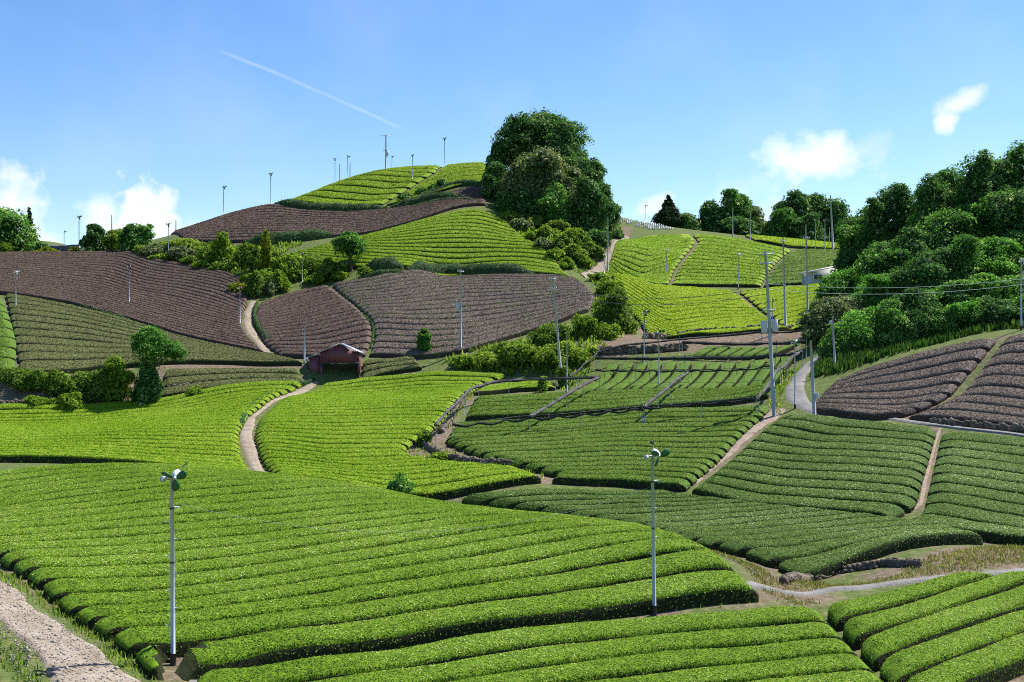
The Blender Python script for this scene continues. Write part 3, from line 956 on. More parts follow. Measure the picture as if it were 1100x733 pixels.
# ------------------------------------------------------------------ trees, shrubs, hedges, grass
LEAF = {
    'forest': leaf_mat('leaf_forest', [(0, (0.020, 0.067, 0.022)), (.5, (0.059, 0.159, 0.041)), (.85, (0.134, 0.262, 0.061)), (.95, (0.281, 0.415, 0.146)), (1, (0.488, 0.561, 0.317))], .38, patch=.25),
    'wood': leaf_mat('leaf_wood', [(0, (0.027, 0.098, 0.022)), (.5, (0.085, 0.226, 0.041)), (.85, (0.171, 0.336, 0.063)), (.96, (0.329, 0.476, 0.159)), (1, (0.537, 0.610, 0.329))], .45, patch=.22),
    'fresh': leaf_mat('leaf_fresh', [(0, (.075, .135, .012)), (.5, (.170, .280, .025)), (1, (.30, .41, .06))], .52, patch=.25),
    'vivid': leaf_mat('leaf_vivid', [(0, (0.037, 0.134, 0.022)), (.5, (0.104, 0.281, 0.044)), (.9, (0.207, 0.415, 0.073)), (1, (0.415, 0.561, 0.195))], .5, patch=.25),
    'yellow': leaf_mat('leaf_yellow', [(0, (.100, .135, .010)), (.5, (.20, .25, .018)), (1, (.32, .35, .04))], .4, patch=.4),
    'shrub': leaf_mat('leaf_shrub', [(0, (.048, .098, .013)), (.5, (.120, .210, .026)), (.85, (.200, .300, .048)), (1, (.30, .37, .13))], .48, patch=.35),
    'silver': leaf_mat('leaf_silver', [(0, (0.051, 0.088, 0.024)), (.5, (0.128, 0.177, 0.059)), (.85, (0.232, 0.275, 0.110)), (1, (0.403, 0.415, 0.244))], .35, patch=.3, spec=.2, rough=.5),
    'conifer': leaf_mat('leaf_conifer', [(0, (.016, .036, .014)), (.6, (.036, .068, .024)), (1, (.075, .115, .04))], .2, patch=.3),
    'hedge': leaf_mat('leaf_hedge', [(0, (.040, .070, .018)), (.5, (.090, .140, .038)), (1, (.16, .21, .075))], .25, patch=.3),
    'grass': leaf_mat('grass', [(0, (.075, .130, .016)), (.4, (.160, .255, .030)), (.8, (.260, .370, .055)), (1, (.36, .39, .13))], .55, patch=.3),
    'bankgrass_shade': leaf_mat('bank_grass_shade_tint', [(0, (.016, .055, .014)), (.5, (.040, .100, .018)), (.9, (.075, .150, .028)), (1, (.16, .21, .06))], .35, patch=.3),  # grass with the shade of the bank put into its darker greens
    'drygrass': leaf_mat('dry_grass', [(0, (.10, .12, .03)), (.5, (.22, .21, .07)), (1, (.36, .30, .14))], .35, patch=.5),
}
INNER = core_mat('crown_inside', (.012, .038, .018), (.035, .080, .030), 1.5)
BARK = plain_mat('bark', (.10, .075, .055), .9, 0, .4, 3.0, .6)


def sphere_quads(c, r, seg=8, rings=5):
    th = np.linspace(0, 2 * np.pi, seg, endpoint=False)
    ph = np.linspace(.12, np.pi - .12, rings)
    P = np.stack([np.sin(ph)[:, None] * np.cos(th), np.sin(ph)[:, None] * np.sin(th), np.cos(ph)[:, None] * np.ones(seg)], 2)
    V = (P * np.asarray(r) + np.asarray(c)).reshape(-1, 3)
    Q = [[i * seg + j, (i + 1) * seg + j, (i + 1) * seg + (j + 1) % seg, i * seg + (j + 1) % seg] for i in range(rings - 1) for j in range(seg)]
    for b, f in ((0, 1), ((rings - 1) * seg, 0)):
        for j in range(seg // 2 - 1):
            q = [b + j, b + j + 1, b + seg - 2 - j, b + seg - 1 - j]
            Q.append(q if f else q[::-1])
    return V, np.array(Q)


def crown_data(w, h, z0, shape, rng, leaf, cover=2.2, clumps=None):
    """leaf clumps on a crown of half width w, height h, starting at z0"""
    vol = w * w * h
    k = clumps or int(np.clip(22 + vol * .6, 26, 84))
    C, Rr = [], []
    if shape == 'cone':
        for i in range(k):
            t = (i + rng.random()) / k
            rad = w * (1 - t) ** .85
            a = rng.random() * 6.283
            q = rad * rng.uniform(.35, .8)
            C.append([q * math.cos(a), q * math.sin(a), z0 + h * t * .95])
            Rr.append([max(.25, rad * .5), max(.25, rad * .5), max(.3, rad * .32)])
    elif shape == 'column':
        for i in range(k):
            t = (i + .5) / k
            rad = w * (1 - max(0, t - .75) * 2.6) * (.8 + .2 * min(1, t * 5))
            a = rng.random() * 6.283
            C.append([rad * .25 * math.cos(a), rad * .25 * math.sin(a), z0 + h * t])
            Rr.append([rad * .85, rad * .85, h / k * 1.6])
    elif shape == 'mound':
        nl = int(rng.integers(6, 10))
        for li in range(nl):
            t = (li + rng.random()) / nl * .86
            a = rng.random() * 6.283
            rt = math.sqrt(max(.03, 1 - (t * 1.02) ** 2.2))
            q = rt * rng.uniform(.25, .72)
            lr = rng.uniform(.28, .46) * (1 - .35 * t)
            lc = np.array([q * math.cos(a), q * math.sin(a), t])
            for ci in range(max(4, k // nl)):
                e = rng.normal(size=3)
                e /= np.linalg.norm(e)
                p = lc + e * lr * rng.uniform(.4, 1.0) * np.array([1, 1, .6])
                rr = rng.uniform(.11, .22)
                p[2] = np.clip(p[2], .02, .97)
                C.append([p[0] * w, p[1] * w, z0 + h * p[2]])
                Rr.append([w * rr * 1.1, w * rr * 1.1, min(h * .55, w) * rr])
        for zz, fr in ((.15, .62), (.42, .56), (.66, .38)):
            C.append([0, 0, z0 + h * zz])
            Rr.append([w * fr, w * fr, h * .22])
    else:
        nl = int(rng.integers(5, 9))
        kk = 0
        for li in range(nl):
            g = rng.normal(size=3)
            g /= np.linalg.norm(g)
            if shape == 'dome':
                g[2] = abs(g[2])
            elif g[2] < -.2 and rng.random() < .7:
                g[2] *= -1
            q = rng.uniform(.30, .66)
            lr = rng.uniform(.34, .56) * (1 - .25 * max(0, g[2]))
            lc = g * q
            for ci in range(max(3, k // nl)):
                e = rng.normal(size=3)
                e /= np.linalg.norm(e)
                p = lc + e * lr * rng.uniform(.45, 1.0) * np.array([1, 1, .8])
                ln_ = np.linalg.norm(p)
                if ln_ > .98:
                    p *= rng.uniform(.86, 1.02) / ln_
                rr = rng.uniform(.10, .21)
                if shape == 'dome':
                    C.append([p[0] * w, p[1] * w, z0 + h * .10 + max(0, p[2]) * h * .88])
                    Rr.append([w * rr * 1.15, w * rr * 1.15, h * rr])
                else:
                    C.append([p[0] * w, p[1] * w, z0 + h * .5 + p[2] * h * .5])
                    Rr.append([w * rr * 1.1, w * rr * 1.1, min(h * .5, w * 1.1) * rr])
        C.append([0, 0, z0 + h * (.5 if shape == 'round' else .28)])
        Rr.append([w * .52, w * .52, h * (.33 if shape == 'round' else .36)])
    C, Rr = np.array(C), np.array(Rr)
    if shape in ('round', 'mound', 'dome'):      # let the clumps fill the crown's full height and width
        top = (C[:, 2] + Rr[:, 2]).max()
        C[:, 2] = z0 + (C[:, 2] - z0) * (h / (top - z0))
        sx = np.percentile(np.hypot(C[:, 0], C[:, 1]) + Rr[:, 0], 92)
        C[:, :2] *= w / sx
        Rr *= np.array([min(1.25, w / sx), min(1.25, w / sx), min(1.25, h / (top - z0))])
    VV, QQ, n = [], [], 0
    inner = []
    for c, r in zip(C, Rr):
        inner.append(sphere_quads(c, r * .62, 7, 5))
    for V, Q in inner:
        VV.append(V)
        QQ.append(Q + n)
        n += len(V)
    ni = sum(len(q) for q in QQ)
    la = leaf * leaf * .72
    area = 4 * np.pi * ((Rr[:, 0] * Rr[:, 1] + 2 * Rr[:, 0] * Rr[:, 2]) / 3)
    cnt = int(min(18000, area.sum() * cover / la * .55))
    ci = rng.choice(len(C), cnt, p=area / area.sum())
    d = rng.normal(size=(cnt, 3))
    d /= np.linalg.norm(d, axis=1)[:, None]
    fl = (d[:, 2] < -.25) & (rng.random(cnt) < .65)
    d[fl, 2] *= -1
    P = C[ci] + d * Rr[ci] * rng.uniform(.8, 1.1 if shape == 'column' else 1.40, (cnt, 1))
    out = rng.random(cnt) < (.07 if shape in ('round', 'mound', 'dome') else 0)
    P[out] += d[out] * Rr[ci[out]] * rng.uniform(.05, .26, (out.sum(), 1))
    # drop leaves buried deep in a neighbouring clump
    keep = np.ones(cnt, bool)
    for c, r in zip(C, Rr):
        keep &= (((P - c) / r) ** 2).sum(1) > .50
    P, d, ci = P[keep], d[keep], ci[keep]
    nn = d / Rr[ci]
    nn /= np.linalg.norm(nn, axis=1)[:, None]
    nn = nn + rng.normal(0, .45, nn.shape) + np.array([0, 0, .25])
    lv, lq = leaf_quads(P, nn, leaf * rng.choice([.7, 1.0, 1.45], len(P), p=[.4, .4, .2]), 1.6, rng)
    V = np.concatenate(VV + [lv])
    Q = np.concatenate(QQ + [lq + n])
    return V, Q, np.r_[np.zeros(ni, int), np.ones(len(lq), int)]


def crown_mesh(name, w, h, z0, shape, mat, dist, rng, cover=2.2, clumps=None, leaf=None):
    leaf = leaf or max(.16, dist / 720.0)
    V, Q, mi = crown_data(w, h, z0, shape, rng, leaf, cover, clumps)
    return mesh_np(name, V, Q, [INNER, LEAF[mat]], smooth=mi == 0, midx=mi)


_seed = [100]


def tree(kind, label, px, base, top, wpx, mat, shape='round', d=None, group=None, bole=.18, cover=2.2, cat='tree', depth=1.0):
    _seed[0] += 1
    rng = np.random.default_rng(_seed[0])
    x, y, z = gpt(px, base, d)
    ztop = ZC + (366.5 - top) / F * y
    h = max(1.5, ztop - z)
    w = wpx / F * y / 2
    if shape == 'round' and bole < .1:
        shape = 'mound'
    root = link(kind, None, loc=(x, y, z), label=label, cat=cat, group=group)
    root.rotation_euler = (0, 0, rng.random() * 6.28)
    tb = MB()
    r0 = .04 * h + .05
    lean = rng.normal(0, .03, 2) * h
    hh = h * (.55 if shape == 'round' else .8)
    tb.tube([[0, 0, -.6], [0, 0, h * .1], [lean[0] * .5, lean[1] * .5, hh * .5], [lean[0], lean[1], hh]], [r0 * 1.25, r0, r0 * .7, r0 * .3], 8)
    for i in range(4 if shape == 'round' else 0):
        a = rng.random() * 6.28
        s = h * rng.uniform(bole + .05, .45)
        e = np.array([math.cos(a) * w * .55, math.sin(a) * w * .55, s + h * .2])
        tb.tube([[lean[0] * s / hh, lean[1] * s / hh, s], e * [.5, .5, 1] - [0, 0, h * .06], e], [r0 * .4, r0 * .28, r0 * .12], 6)
    tb.build('trunk', BARK, root)
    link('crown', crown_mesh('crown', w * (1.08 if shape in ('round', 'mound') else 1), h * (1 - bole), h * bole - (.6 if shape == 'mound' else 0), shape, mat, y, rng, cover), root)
    return root


def shrub(kind, label, px, base, top, wpx, mat, d=None, group=None, shape='dome', cover=2.2, cat='shrub'):
    _seed[0] += 1
    rng = np.random.default_rng(_seed[0])
    x, y, z = gpt(px, base, d)
    ztop = ZC + (366.5 - top) / F * y
    h = max(.5, ztop - z)
    w = wpx / F * y / 2
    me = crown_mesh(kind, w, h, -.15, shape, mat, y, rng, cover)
    return link(kind, me, loc=(x, y, z), label=label, cat=cat, group=group)


T, B = tree, shrub
# big dark grove on the shoulder of the hill
GR = 'trees of the dark grove on the hill'
T('broadleaf_tree', 'tallest dark tree at the top of the hill grove', 582, 222, 119, 78, 'forest', d=266, group=GR, bole=.34)
T('broadleaf_tree', 'dark tree just right of the tallest one in the hill grove', 607, 228, 137, 50, 'forest', d=262, group=GR, bole=.26)
T('conifer_tree', 'thin pointed conifer on the left tip of the hill grove', 531, 214, 152, 24, 'conifer', 'cone', d=268, group=GR)
T('broadleaf_tree', 'small dark tree behind the pointed conifer of the hill grove', 551, 218, 138, 52, 'forest', d=264, group=GR, bole=.22)
T('broadleaf_tree', 'dark tree at the left edge of the grove beside the summit tea', 537, 222, 172, 42, 'forest', d=254, group=GR, bole=.05)
T('broadleaf_tree', 'pale silvery domed tree in the middle of the hill grove', 588, 238, 160, 66, 'silver', d=243, group=GR, bole=.05)
T('broadleaf_tree', 'silvery tree at the left front of the hill grove', 557, 232, 174, 48, 'silver', d=246, group=GR, bole=.05)
T('broadleaf_tree', 'dark tree behind the pale domed tree, right of it', 621, 240, 168, 50, 'forest', d=252, group=GR, bole=.15)
T('broadleaf_tree', 'dark sloping tree at the right end of the hill grove', 646, 252, 196, 38, 'forest', d=243, group=GR, bole=.03)
T('broadleaf_tree', 'broad dark tree at the right front of the hill grove', 630, 254, 190, 52, 'forest', d=237, group=GR, bole=.08)
T('broadleaf_tree', 'low bright layered tree at the front centre of the hill grove', 598, 246, 192, 46, 'wood', d=235, group=GR, bole=.08)
T('broadleaf_tree', 'low tree at the foot of the grove, by its left corner', 548, 236, 203, 40, 'wood', d=243, group=GR, bole=.05)
T('broadleaf_tree', 'dark low tree filling the grove between two pale crowns', 572, 243, 205, 44, 'forest', d=238, group=GR, bole=.05)
# skyline trees on the right
GS_ = 'trees along the right skyline'
T('conifer_tree', 'lone dark cone shaped tree right of the white plant guards', 718, 247, 209, 30, 'conifer', 'cone', d=272, group=GS_, bole=.05, cover=3)
T('broadleaf_tree', 'low rounded tree next to the lone cone shaped tree', 738, 249, 226, 34, 'forest', d=272, group=GS_, bole=.05)
T('broadleaf_tree', 'tall feathery tree at the middle of the right skyline', 787, 250, 202, 44, 'wood', d=276, group=GS_, bole=.05)
T('broadleaf_tree', 'dark tree left of the tall feathery skyline tree', 764, 250, 214, 34, 'forest', d=274, group=GS_, bole=.05)
T('broadleaf_tree', 'pale loose tree right of the tall feathery skyline tree', 812, 252, 218, 36, 'silver', d=278, group=GS_, bole=.05)
T('broadleaf_tree', 'low tree in front of the feathery skyline tree', 796, 253, 230, 40, 'forest', d=268, group=GS_, bole=.03)
T('broadleaf_tree', 'tall dark tree at the left of the far right skyline clump', 850, 258, 203, 42, 'forest', d=272, group=GS_, bole=.05)
T('broadleaf_tree', 'dark tree in the middle of the far right skyline clump', 874, 262, 205, 44, 'forest', d=274, group=GS_, bole=.05)
T('broadleaf_tree', 'dark tree third along the far right skyline clump', 900, 265, 211, 42, 'forest', d=272, group=GS_, bole=.05)
T('broadleaf_tree', 'small dark tree at the right end of that skyline clump', 927, 268, 219, 36, 'forest', d=268, group=GS_, bole=.05)
T('broadleaf_tree', 'spreading lower tree at the left foot of the skyline clump', 838, 258, 222, 36, 'wood', d=266, group=GS_, bole=.05)
T('broadleaf_tree', 'dark undergrowth tree below the middle of the skyline clump', 868, 264, 228, 44, 'forest', d=264, group=GS_, bole=.02)
T('broadleaf_tree', 'dark undergrowth tree right of the tall skyline pole', 908, 268, 232, 44, 'forest', d=263, group=GS_, bole=.02)
# wooded slope on the right
GW = 'trees of the wooded slope on the right'
rows_ = [
    ('skyline row', [(904, 264, 182, 40), (919, 250, 181, 42), (945, 222, 178, 46), (930, 242, 180, 46), (961, 203, 176, 58), (990, 197, 174, 46), (1014, 194, 173, 44), (1028, 186, 176, 40), (1043, 170, 172, 56), (1060, 178, 178, 40), (1076, 174, 175, 44), (1094, 158, 176, 56), (1126, 150, 176, 60)]),
    ('second row', [(893, 300, 158, 44), (914, 284, 162, 52), (944, 254, 160, 58), (974, 238, 160, 56), (1008, 226, 160, 56), (1040, 214, 161, 60), (1074, 210, 162, 56), (1106, 198, 162, 62)]),
    ('third row', [(884, 322, 145, 40), (906, 314, 147, 52), (934, 296, 146, 58), (966, 282, 147, 60), (1000, 266, 148, 62), (1034, 256, 150, 62), (1068, 248, 151, 62), (1104, 242, 152, 66)]),
    ('lowest row', [(892, 340, 130, 46), (926, 330, 134, 54), (960, 322, 135, 54), (992, 312, 136, 58), (1026, 304, 137, 60), (1060, 294, 138, 60), (1096, 288, 138, 62)])]
for rn, lst in rows_:
    for i, (px, top, d, w) in enumerate(lst):
        m = ['wood', 'forest', 'wood', 'forest' if rn == 'skyline row' else 'vivid'][(i * 5 + len(rn)) % 4]
        if rn == 'third row' and i in (0, 1):
            m = 'silver'
        px += random.uniform(-7, 7) + (8 if px < 910 else 0)
        d += random.uniform(-4, 4)
        top += random.uniform(-7, 4) if rn != 'skyline row' else random.uniform(-12, -4)
        w *= random.uniform(.8, 1.3)
        g = gpt(px, 0, d)
        base = 366.5 - (g[2] - ZC) / d * F
        nm = {'wood': 'mid green', 'forest': 'dark green', 'vivid': 'light green', 'silver': 'pale edged'}[m]
        T('broadleaf_tree', f'{nm} tree, {ORD[i]} from left in the {rn} of the wooded slope', px, base + 14, top, w * 1.1, m, d=d, group=GW, bole=.03)
for i, (px, by, h, w, m) in enumerate([(902, 384, 26, 40, 'wood'), (928, 376, 34, 50, 'vivid'), (956, 370, 28, 46, 'wood'), (984, 362, 30, 48, 'forest'), (1012, 356, 28, 48, 'wood'), (1040, 351, 30, 48, 'vivid'), (1070, 348, 30, 50, 'forest'), (1100, 344, 28, 50, 'wood')]):
    B('shrub', f'leafy bush, {ORD[i]} from left along the foot of the wooded slope', px, by, by - h, w * 1.15, m, group='bushes along the foot of the wooded slope')
# left skyline
GL = 'trees along the left skyline'
T('broadleaf_tree', 'large domed dark tree at the left picture edge', 6, 271, 219, 70, 'wood', d=233, group=GL, bole=.05)
T('conifer_tree', 'thin ragged conifer behind the domed tree at the left edge', 31, 268, 223, 18, 'conifer', 'cone', d=238, group=GL)
T('broadleaf_tree', 'small dark tree by the left skyline fan pole', 101, 268, 239, 28, 'forest', d=232, group=GL, bole=.05)
T('broadleaf_tree', 'round mid green tree beside the sandy gap on the left skyline', 147, 271, 238, 36, 'wood', d=229, group=GL, bole=.03)
B('shrub', 'light green bushes between the two trees of the left skyline', 121, 268, 246, 26, 'fresh', d=234)
B('shrub', 'dark bush below the ragged conifer', 44, 270, 260, 18, 'forest', d=230)
B('shrub', 'yellow green bush in front of the shade netting', 50, 271, 265, 26, 'yellow', d=229)
B('shrub', 'yellow green bush at the foot of the left skyline fan pole', 80, 271, 264, 18, 'yellow', d=229)
B('shrub', 'bright bush under the large domed tree at left', 5, 272, 259, 22, 'fresh', d=228)
# shrub belt above the bare slopes
BB = 'shrubs of the belt between the brown slopes'
T('broadleaf_tree', 'bushy tree in the middle of the shrub belt', 239, 284, 247, 32, 'fresh', group='trees in the shrub belt', bole=.05)
T('broadleaf_tree', 'round leafy tree standing above the bare slope with its shadow on it', 377, 291, 250, 42, 'wood', group='trees in the shrub belt', bole=.12)
T('columnar_tree', 'narrow column shaped yellow green tree in the shrub belt', 285.5, 293, 249, 11, 'yellow', 'column', group='trees in the shrub belt', bole=.02, cover=3)
for lab, px, b, t, w, m in [
        ('grey green low bush at the left end of the shrub belt', 166, 276, 261, 34, 'silver'), ('low bush right of the belt fan pole', 192, 279, 264, 34, 'silver'),
        ('tall grassy bush below the upper brown slope', 205, 268, 256, 50, 'grass'), ('grassy bush beside the bushy belt tree', 222, 280, 264, 30, 'shrub'),
        ('dark bush right of the bushy belt tree', 262, 287, 261, 26, 'shrub'), ('dark bush left of the column shaped tree', 272, 292, 266, 22, 'shrub'),
        ('rounded dark bush at the top of the stepped path', 275, 318, 291, 24, 'shrub'), ('yellow bush left of the stepped path top', 256, 316, 303, 22, 'yellow'),
        ('light bush right of the stepped path top', 300, 312, 290, 28, 'fresh'), ('low bush on the belt edge by the stepped path', 291, 317, 297, 20, 'silver'),
        ('bush right of the column shaped tree', 305, 292, 274, 30, 'fresh'), ('bush beside the red capped fan pole', 330, 294, 275, 32, 'shrub'),
        ('spreading bush left of the round leafy tree', 350, 300, 278, 30, 'shrub'), ('yellow bush in front of the round leafy tree', 391, 298, 285, 18, 'fresh'),
        ('low bush under the belt fan pole', 176, 279, 271, 30, 'fresh'), ('small bush at the lower edge of the belt', 222, 288, 279, 36, 'fresh'), ('bright bush on the belt below the column shaped tree', 315, 300, 286, 26, 'fresh'),
        ('bush at the lower right end of the belt', 338, 304, 292, 26, 'fresh')]:
    B('shrub', lab, px, b, t, w, m, group=BB)
for i, (px, py, h, w, m) in enumerate([(158, 272, 9, 26, 'grass'), (176, 268, 9, 28, 'grass'), (214, 272, 9, 28, 'fresh'), (228, 268, 9, 24, 'shrub'), (246, 274, 12, 26, 'shrub'), (252, 290, 12, 22, 'fresh'), (284, 300, 12, 24, 'fresh'),
                                       (294, 284, 14, 24, 'shrub'), (316, 284, 12, 26, 'fresh'), (338, 284, 12, 26, 'shrub'), (352, 290, 14, 24, 'fresh'), (364, 294, 14, 22, 'shrub'), (345, 302, 10, 22, 'fresh'), (306, 302, 12, 22, 'fresh'),
                                       (205, 284, 9, 26, 'shrub'), (238, 291, 10, 24, 'shrub'), (364, 300, 9, 22, 'fresh'), (266, 306, 12, 18, 'shrub')]):
    B('shrub', f'{"light" if m in ("fresh", "grass") else "dark"} filler bush, {ORD[i]} of the loose bushes scattered through the shrub belt', px, py, py - h, w * 1.15, m, group='loose bushes scattered through the shrub belt')
# around the clipped hedge, left
T('broadleaf_tree', 'clipped ball topped tree above the hedge on the left', 162, 421, 353, 52, 'wood', d=137, group='trees beside the clipped hedge', bole=.36, cover=2.6)
T('broadleaf_tree', 'small leafy tree between the hedge and the ball topped tree', 125, 421, 379, 34, 'fresh', d=137, group='trees beside the clipped hedge', bole=.05)
B('shrub', 'ivy clad mass around the foot of the ball topped tree', 157, 423, 391, 34, 'forest', d=136)
for i, (px, w, t) in enumerate([(14, 36, 394), (38, 36, 396), (62, 36, 396), (86, 34, 398), (106, 30, 394)]):
    B('shrub', f'{ORD[i]} clump from the left in the clipped hedge under the faded slope', px, 421, t, w * 1.15, 'shrub', d=136.5, group='clumps of the clipped hedge', cover=2.8)
B('shrub', 'low bright hedge plant below the clipped hedge', 75, 432, 421, 34, 'fresh', d=133)
B('shrub', 'low flat plant at the left end below the clipped hedge', 40, 431, 424, 36, 'fresh', d=133)
B('shrub', 'weeds on the bank left of the red shed', 208, 418, 413, 20, 'fresh', d=139)
# centre
T('columnar_tree', 'small trimmed oval tree on the edge of the bare slope', 455.5, 381, 354, 15, 'wood', 'column', group='lone trees', bole=.06, cover=3)
B('shrub', 'round dark shrub on the front edge of the vivid green field', 430, 531, 507, 32, 'wood', d=86)
B('shrub', 'upright weedy shrub on the dirt notch beside the shade frame', 456, 488, 461, 20, 'shrub', d=106)
B('shrub', 'low weeds on the dirt below the upright weedy shrub', 472, 497, 484, 24, 'fresh', d=100)
CM = 'shrubs of the overgrown mound in the centre'
T('broadleaf_tree', 'leafy tree covered in vines beside the sunny slope', 658, 361, 305, 50, 'shrub', d=163, group='lone trees', bole=.03)
for lab, px, b, t, w, m, d in [
        ('big bright grassy dome behind the leaning pole', 598, 402, 366, 60, 'grass', 150), ('bright bush at the left shoulder of the mound', 560, 400, 368, 46, 'grass', 151),
        ('long low bush at the left end of the mound', 525, 396, 378, 50, 'grass', 152), ('small bush at the far left foot of the mound', 497, 393, 381, 34, 'fresh', 153),
        ('leafy bush on top of the mound', 592, 380, 347, 50, 'shrub', 158), ('bright bush right of the leaning pole', 622, 402, 372, 40, 'fresh', 149),
        ('bush between the mound and the vine covered tree', 628, 372, 337, 38, 'fresh', 160), ('low plant in front of the vine covered tree', 648, 366, 346, 34, 'fresh', 158),
        ('bush at the top of the gully above the vine covered tree', 656, 318, 298, 30, 'fresh', 181), ('dark shrub in the upper gully', 642, 312, 292, 26, 'shrub', 190),
        ('dark bush under the upper edge of the mound', 545, 388, 366, 40, 'shrub', 155), ('bush beside the end of the narrow bright strip', 607, 408, 392, 22, 'shrub', 140), ('tuft by the strip under the shade roll', 583, 418, 404, 14, 'fresh', 136)]:
    B('shrub', lab, px, b, t, w, m, d=d, group=CM)
GV = 'shrubs on the overgrown slope below the grove'
for i, (px, py, h, w, m) in enumerate([(548, 238, 12, 26, 'fresh'), (560, 248, 14, 26, 'silver'), (572, 258, 14, 28, 'fresh'), (584, 268, 14, 26, 'silver'), (597, 279, 14, 26, 'fresh'), (609, 288, 12, 22, 'fresh'),
                                       (575, 246, 14, 28, 'grass'), (590, 257, 15, 30, 'grass'), (604, 268, 16, 30, 'shrub'), (618, 278, 16, 30, 'grass'), (600, 252, 16, 30, 'shrub'), (616, 264, 20, 32, 'fresh'),
                                       (630, 274, 20, 28, 'shrub'), (628, 286, 12, 20, 'fresh'), (634, 262, 16, 30, 'forest'), (645, 264, 16, 26, 'forest'), (640, 276, 14, 22, 'shrub')]):
    B('shrub', f'{"pale" if m == "silver" else "dark" if m in ("forest", "shrub") else "bright"} shrub, {ORD[i]} on the overgrown slope counted down from the summit', px, py, py - h, w, m, group=GV)
B('shrub', 'small dark bush at the corner of the white plant guards', 663, 256, 245, 14, 'forest')
for i, (px, py, h, w) in enumerate([(438, 214, 7, 22), (453, 210, 9, 20), (464, 206, 9, 16), (475, 203, 11, 15)]):
    B('shrub', f'dark rounded shrub, {ORD[i]} from the left below the summit tea', px, py, py - h, w, 'forest', group='dark shrubs below the summit tea')


def hedge(kind, label, pts, width, height, mat, d=None, group=None):
    P = np.array([XY(p, .75) for p in pts])
    ln = np.linalg.norm(np.diff(P, axis=0), axis=1).sum()
    n = int(max(12, ln / 1.0))
    P = smooth_line(P, n, 3)
    Tn = np.gradient(P, axis=0)
    Tn /= np.linalg.norm(Tn, axis=1)[:, None]
    Nn = np.c_[-Tn[:, 1], Tn[:, 0]]
    prof = np.array([[-.5, -.1], [-.52, .45], [-.42, .8], [-.2, .97], [.0, 1.0], [.2, .97], [.42, .8], [.52, .45], [.5, -.1]])
    e = np.minimum(np.arange(n), np.arange(n)[::-1]) / 3.0
    e = np.clip(e, .25, 1) ** .5
    lump = 1 + RNG.normal(0, .07, n)
    xy = P[:, None] + Nn[:, None] * (prof[None, :, :1] * width * (e * lump)[:, None, None])
    z = Gz(xy[..., 0], xy[..., 1]) + prof[None, :, 1] * height * (e * lump)[:, None] + RNG.normal(0, .03, (n, 9))
    V = np.concatenate([xy, z[..., None]], 2).reshape(-1, 3)
    idx = np.arange(n * 9).reshape(n, 9)
    Q = np.stack([idx[:-1, :-1], idx[:-1, 1:], idx[1:, 1:], idx[1:, :-1]], 2).reshape(-1, 4)[:, ::-1]
    caps = []
    for r, f in ((0, 1), (n - 1, 0)):
        for j in range(3):
            q = [idx[r, j], idx[r, j + 1], idx[r, 7 - j], idx[r, 8 - j]]
            caps.append(q if f else q[::-1])
    Q = np.concatenate([Q, np.array(caps)])
    dist = P[:, 1].mean()
    size = max(.12, dist / 900)
    p, nn = scatter(V, Q, 1.0 / size ** 2)
    nn = nn + RNG.normal(0, .4, nn.shape)
    lv, lq = leaf_quads(p + RNG.normal(0, .05, p.shape), nn, size)
    mi = np.r_[np.zeros(len(Q), int), np.ones(len(lq), int)]
    me = mesh_np(kind, np.concatenate([V, lv]), np.concatenate([Q, lq + len(V)]), [INNER, LEAF[mat]], smooth=mi == 0, midx=mi)
    return link(kind, me, label=label, cat='hedge', group=group)


GH = 'hedges between the hill fields'
hedge('clipped_hedge', 'grey green hedge under the left half of the summit tea', [(296, 219, 266), (330, 223.5, 261), (370, 226, 259), (416, 224, 259)], 2.4, 1.8, 'hedge', group=GH)
hedge('clipped_hedge', 'grey green hedge under the dark rounded shrubs', [(419, 223, 259), (450, 219), (493, 214, 254)], 2.4, 1.8, 'hedge', group=GH)
hedge('clipped_hedge', 'thin pale hedge above the small brown summit plot', [(440, 216, 262), (470, 206), (492, 199.5), (518, 198, 266)], 1.6, 1.2, 'hedge', group=GH)
hedge('clipped_hedge', 'thin curved hedge at the upper rim of the knoll', [(436, 227, 252), (452, 221, 254), (480, 218, 252), (518, 221, 244)], 1.4, 1.0, 'hedge', group=GH)
hedge('clipped_hedge', 'hedge at the foot of the upper brown slope', [(262, 264), (300, 261), (330, 258), (357, 255)], 2.6, 2.0, 'hedge', group=GH)
hedge('clipped_hedge', 'dark hedge between the knoll and round leafy tree', [(392, 292), (415, 291), (432, 291)], 2.8, 2.2, 'hedge', group=GH)
hedge('clipped_hedge', 'long dark hedge along the foot of the knoll', [(437, 293.5), (480, 294), (530, 296), (572, 298)], 2.6, 1.9, 'hedge', group=GH)
hedge('clipped_hedge', 'short grey hedge at the top of the bare slope', [(388, 300), (408, 297), (440, 297.5)], 1.4, 1.0, 'hedge', group=GH)
hedge('vine_row', 'line of green weeds dividing the two bare slopes', [(357, 314), (372, 327), (392, 342), (402, 352), (398, 375)], .4, .3, 'hedge', group='weedy lines on the bare slopes')
hedge('vine_row', 'dark weedy gully slanting across the bare slope', [(466, 379), (500, 366), (540, 350), (575, 336), (600, 325)], .7, .5, 'shrub', group='weedy lines on the bare slopes')
hedge('vine_row', 'weedy fringe on the right side of the stepped path', [(276, 326), (273, 340), (278, 355), (288, 368), (300, 378)], .6, .7, 'hedge', group='weedy lines on the bare slopes')
hedge('clipped_hedge', 'dark leafy strip standing for shade on tea row ends left of the curved path', [(257, 462), (264, 446), (282, 431), (305, 419), (338, 409)], .5, .7, 'forest', group='shade strips along the curved path')  # added strip of dark leaves in place of shade on the tea row ends
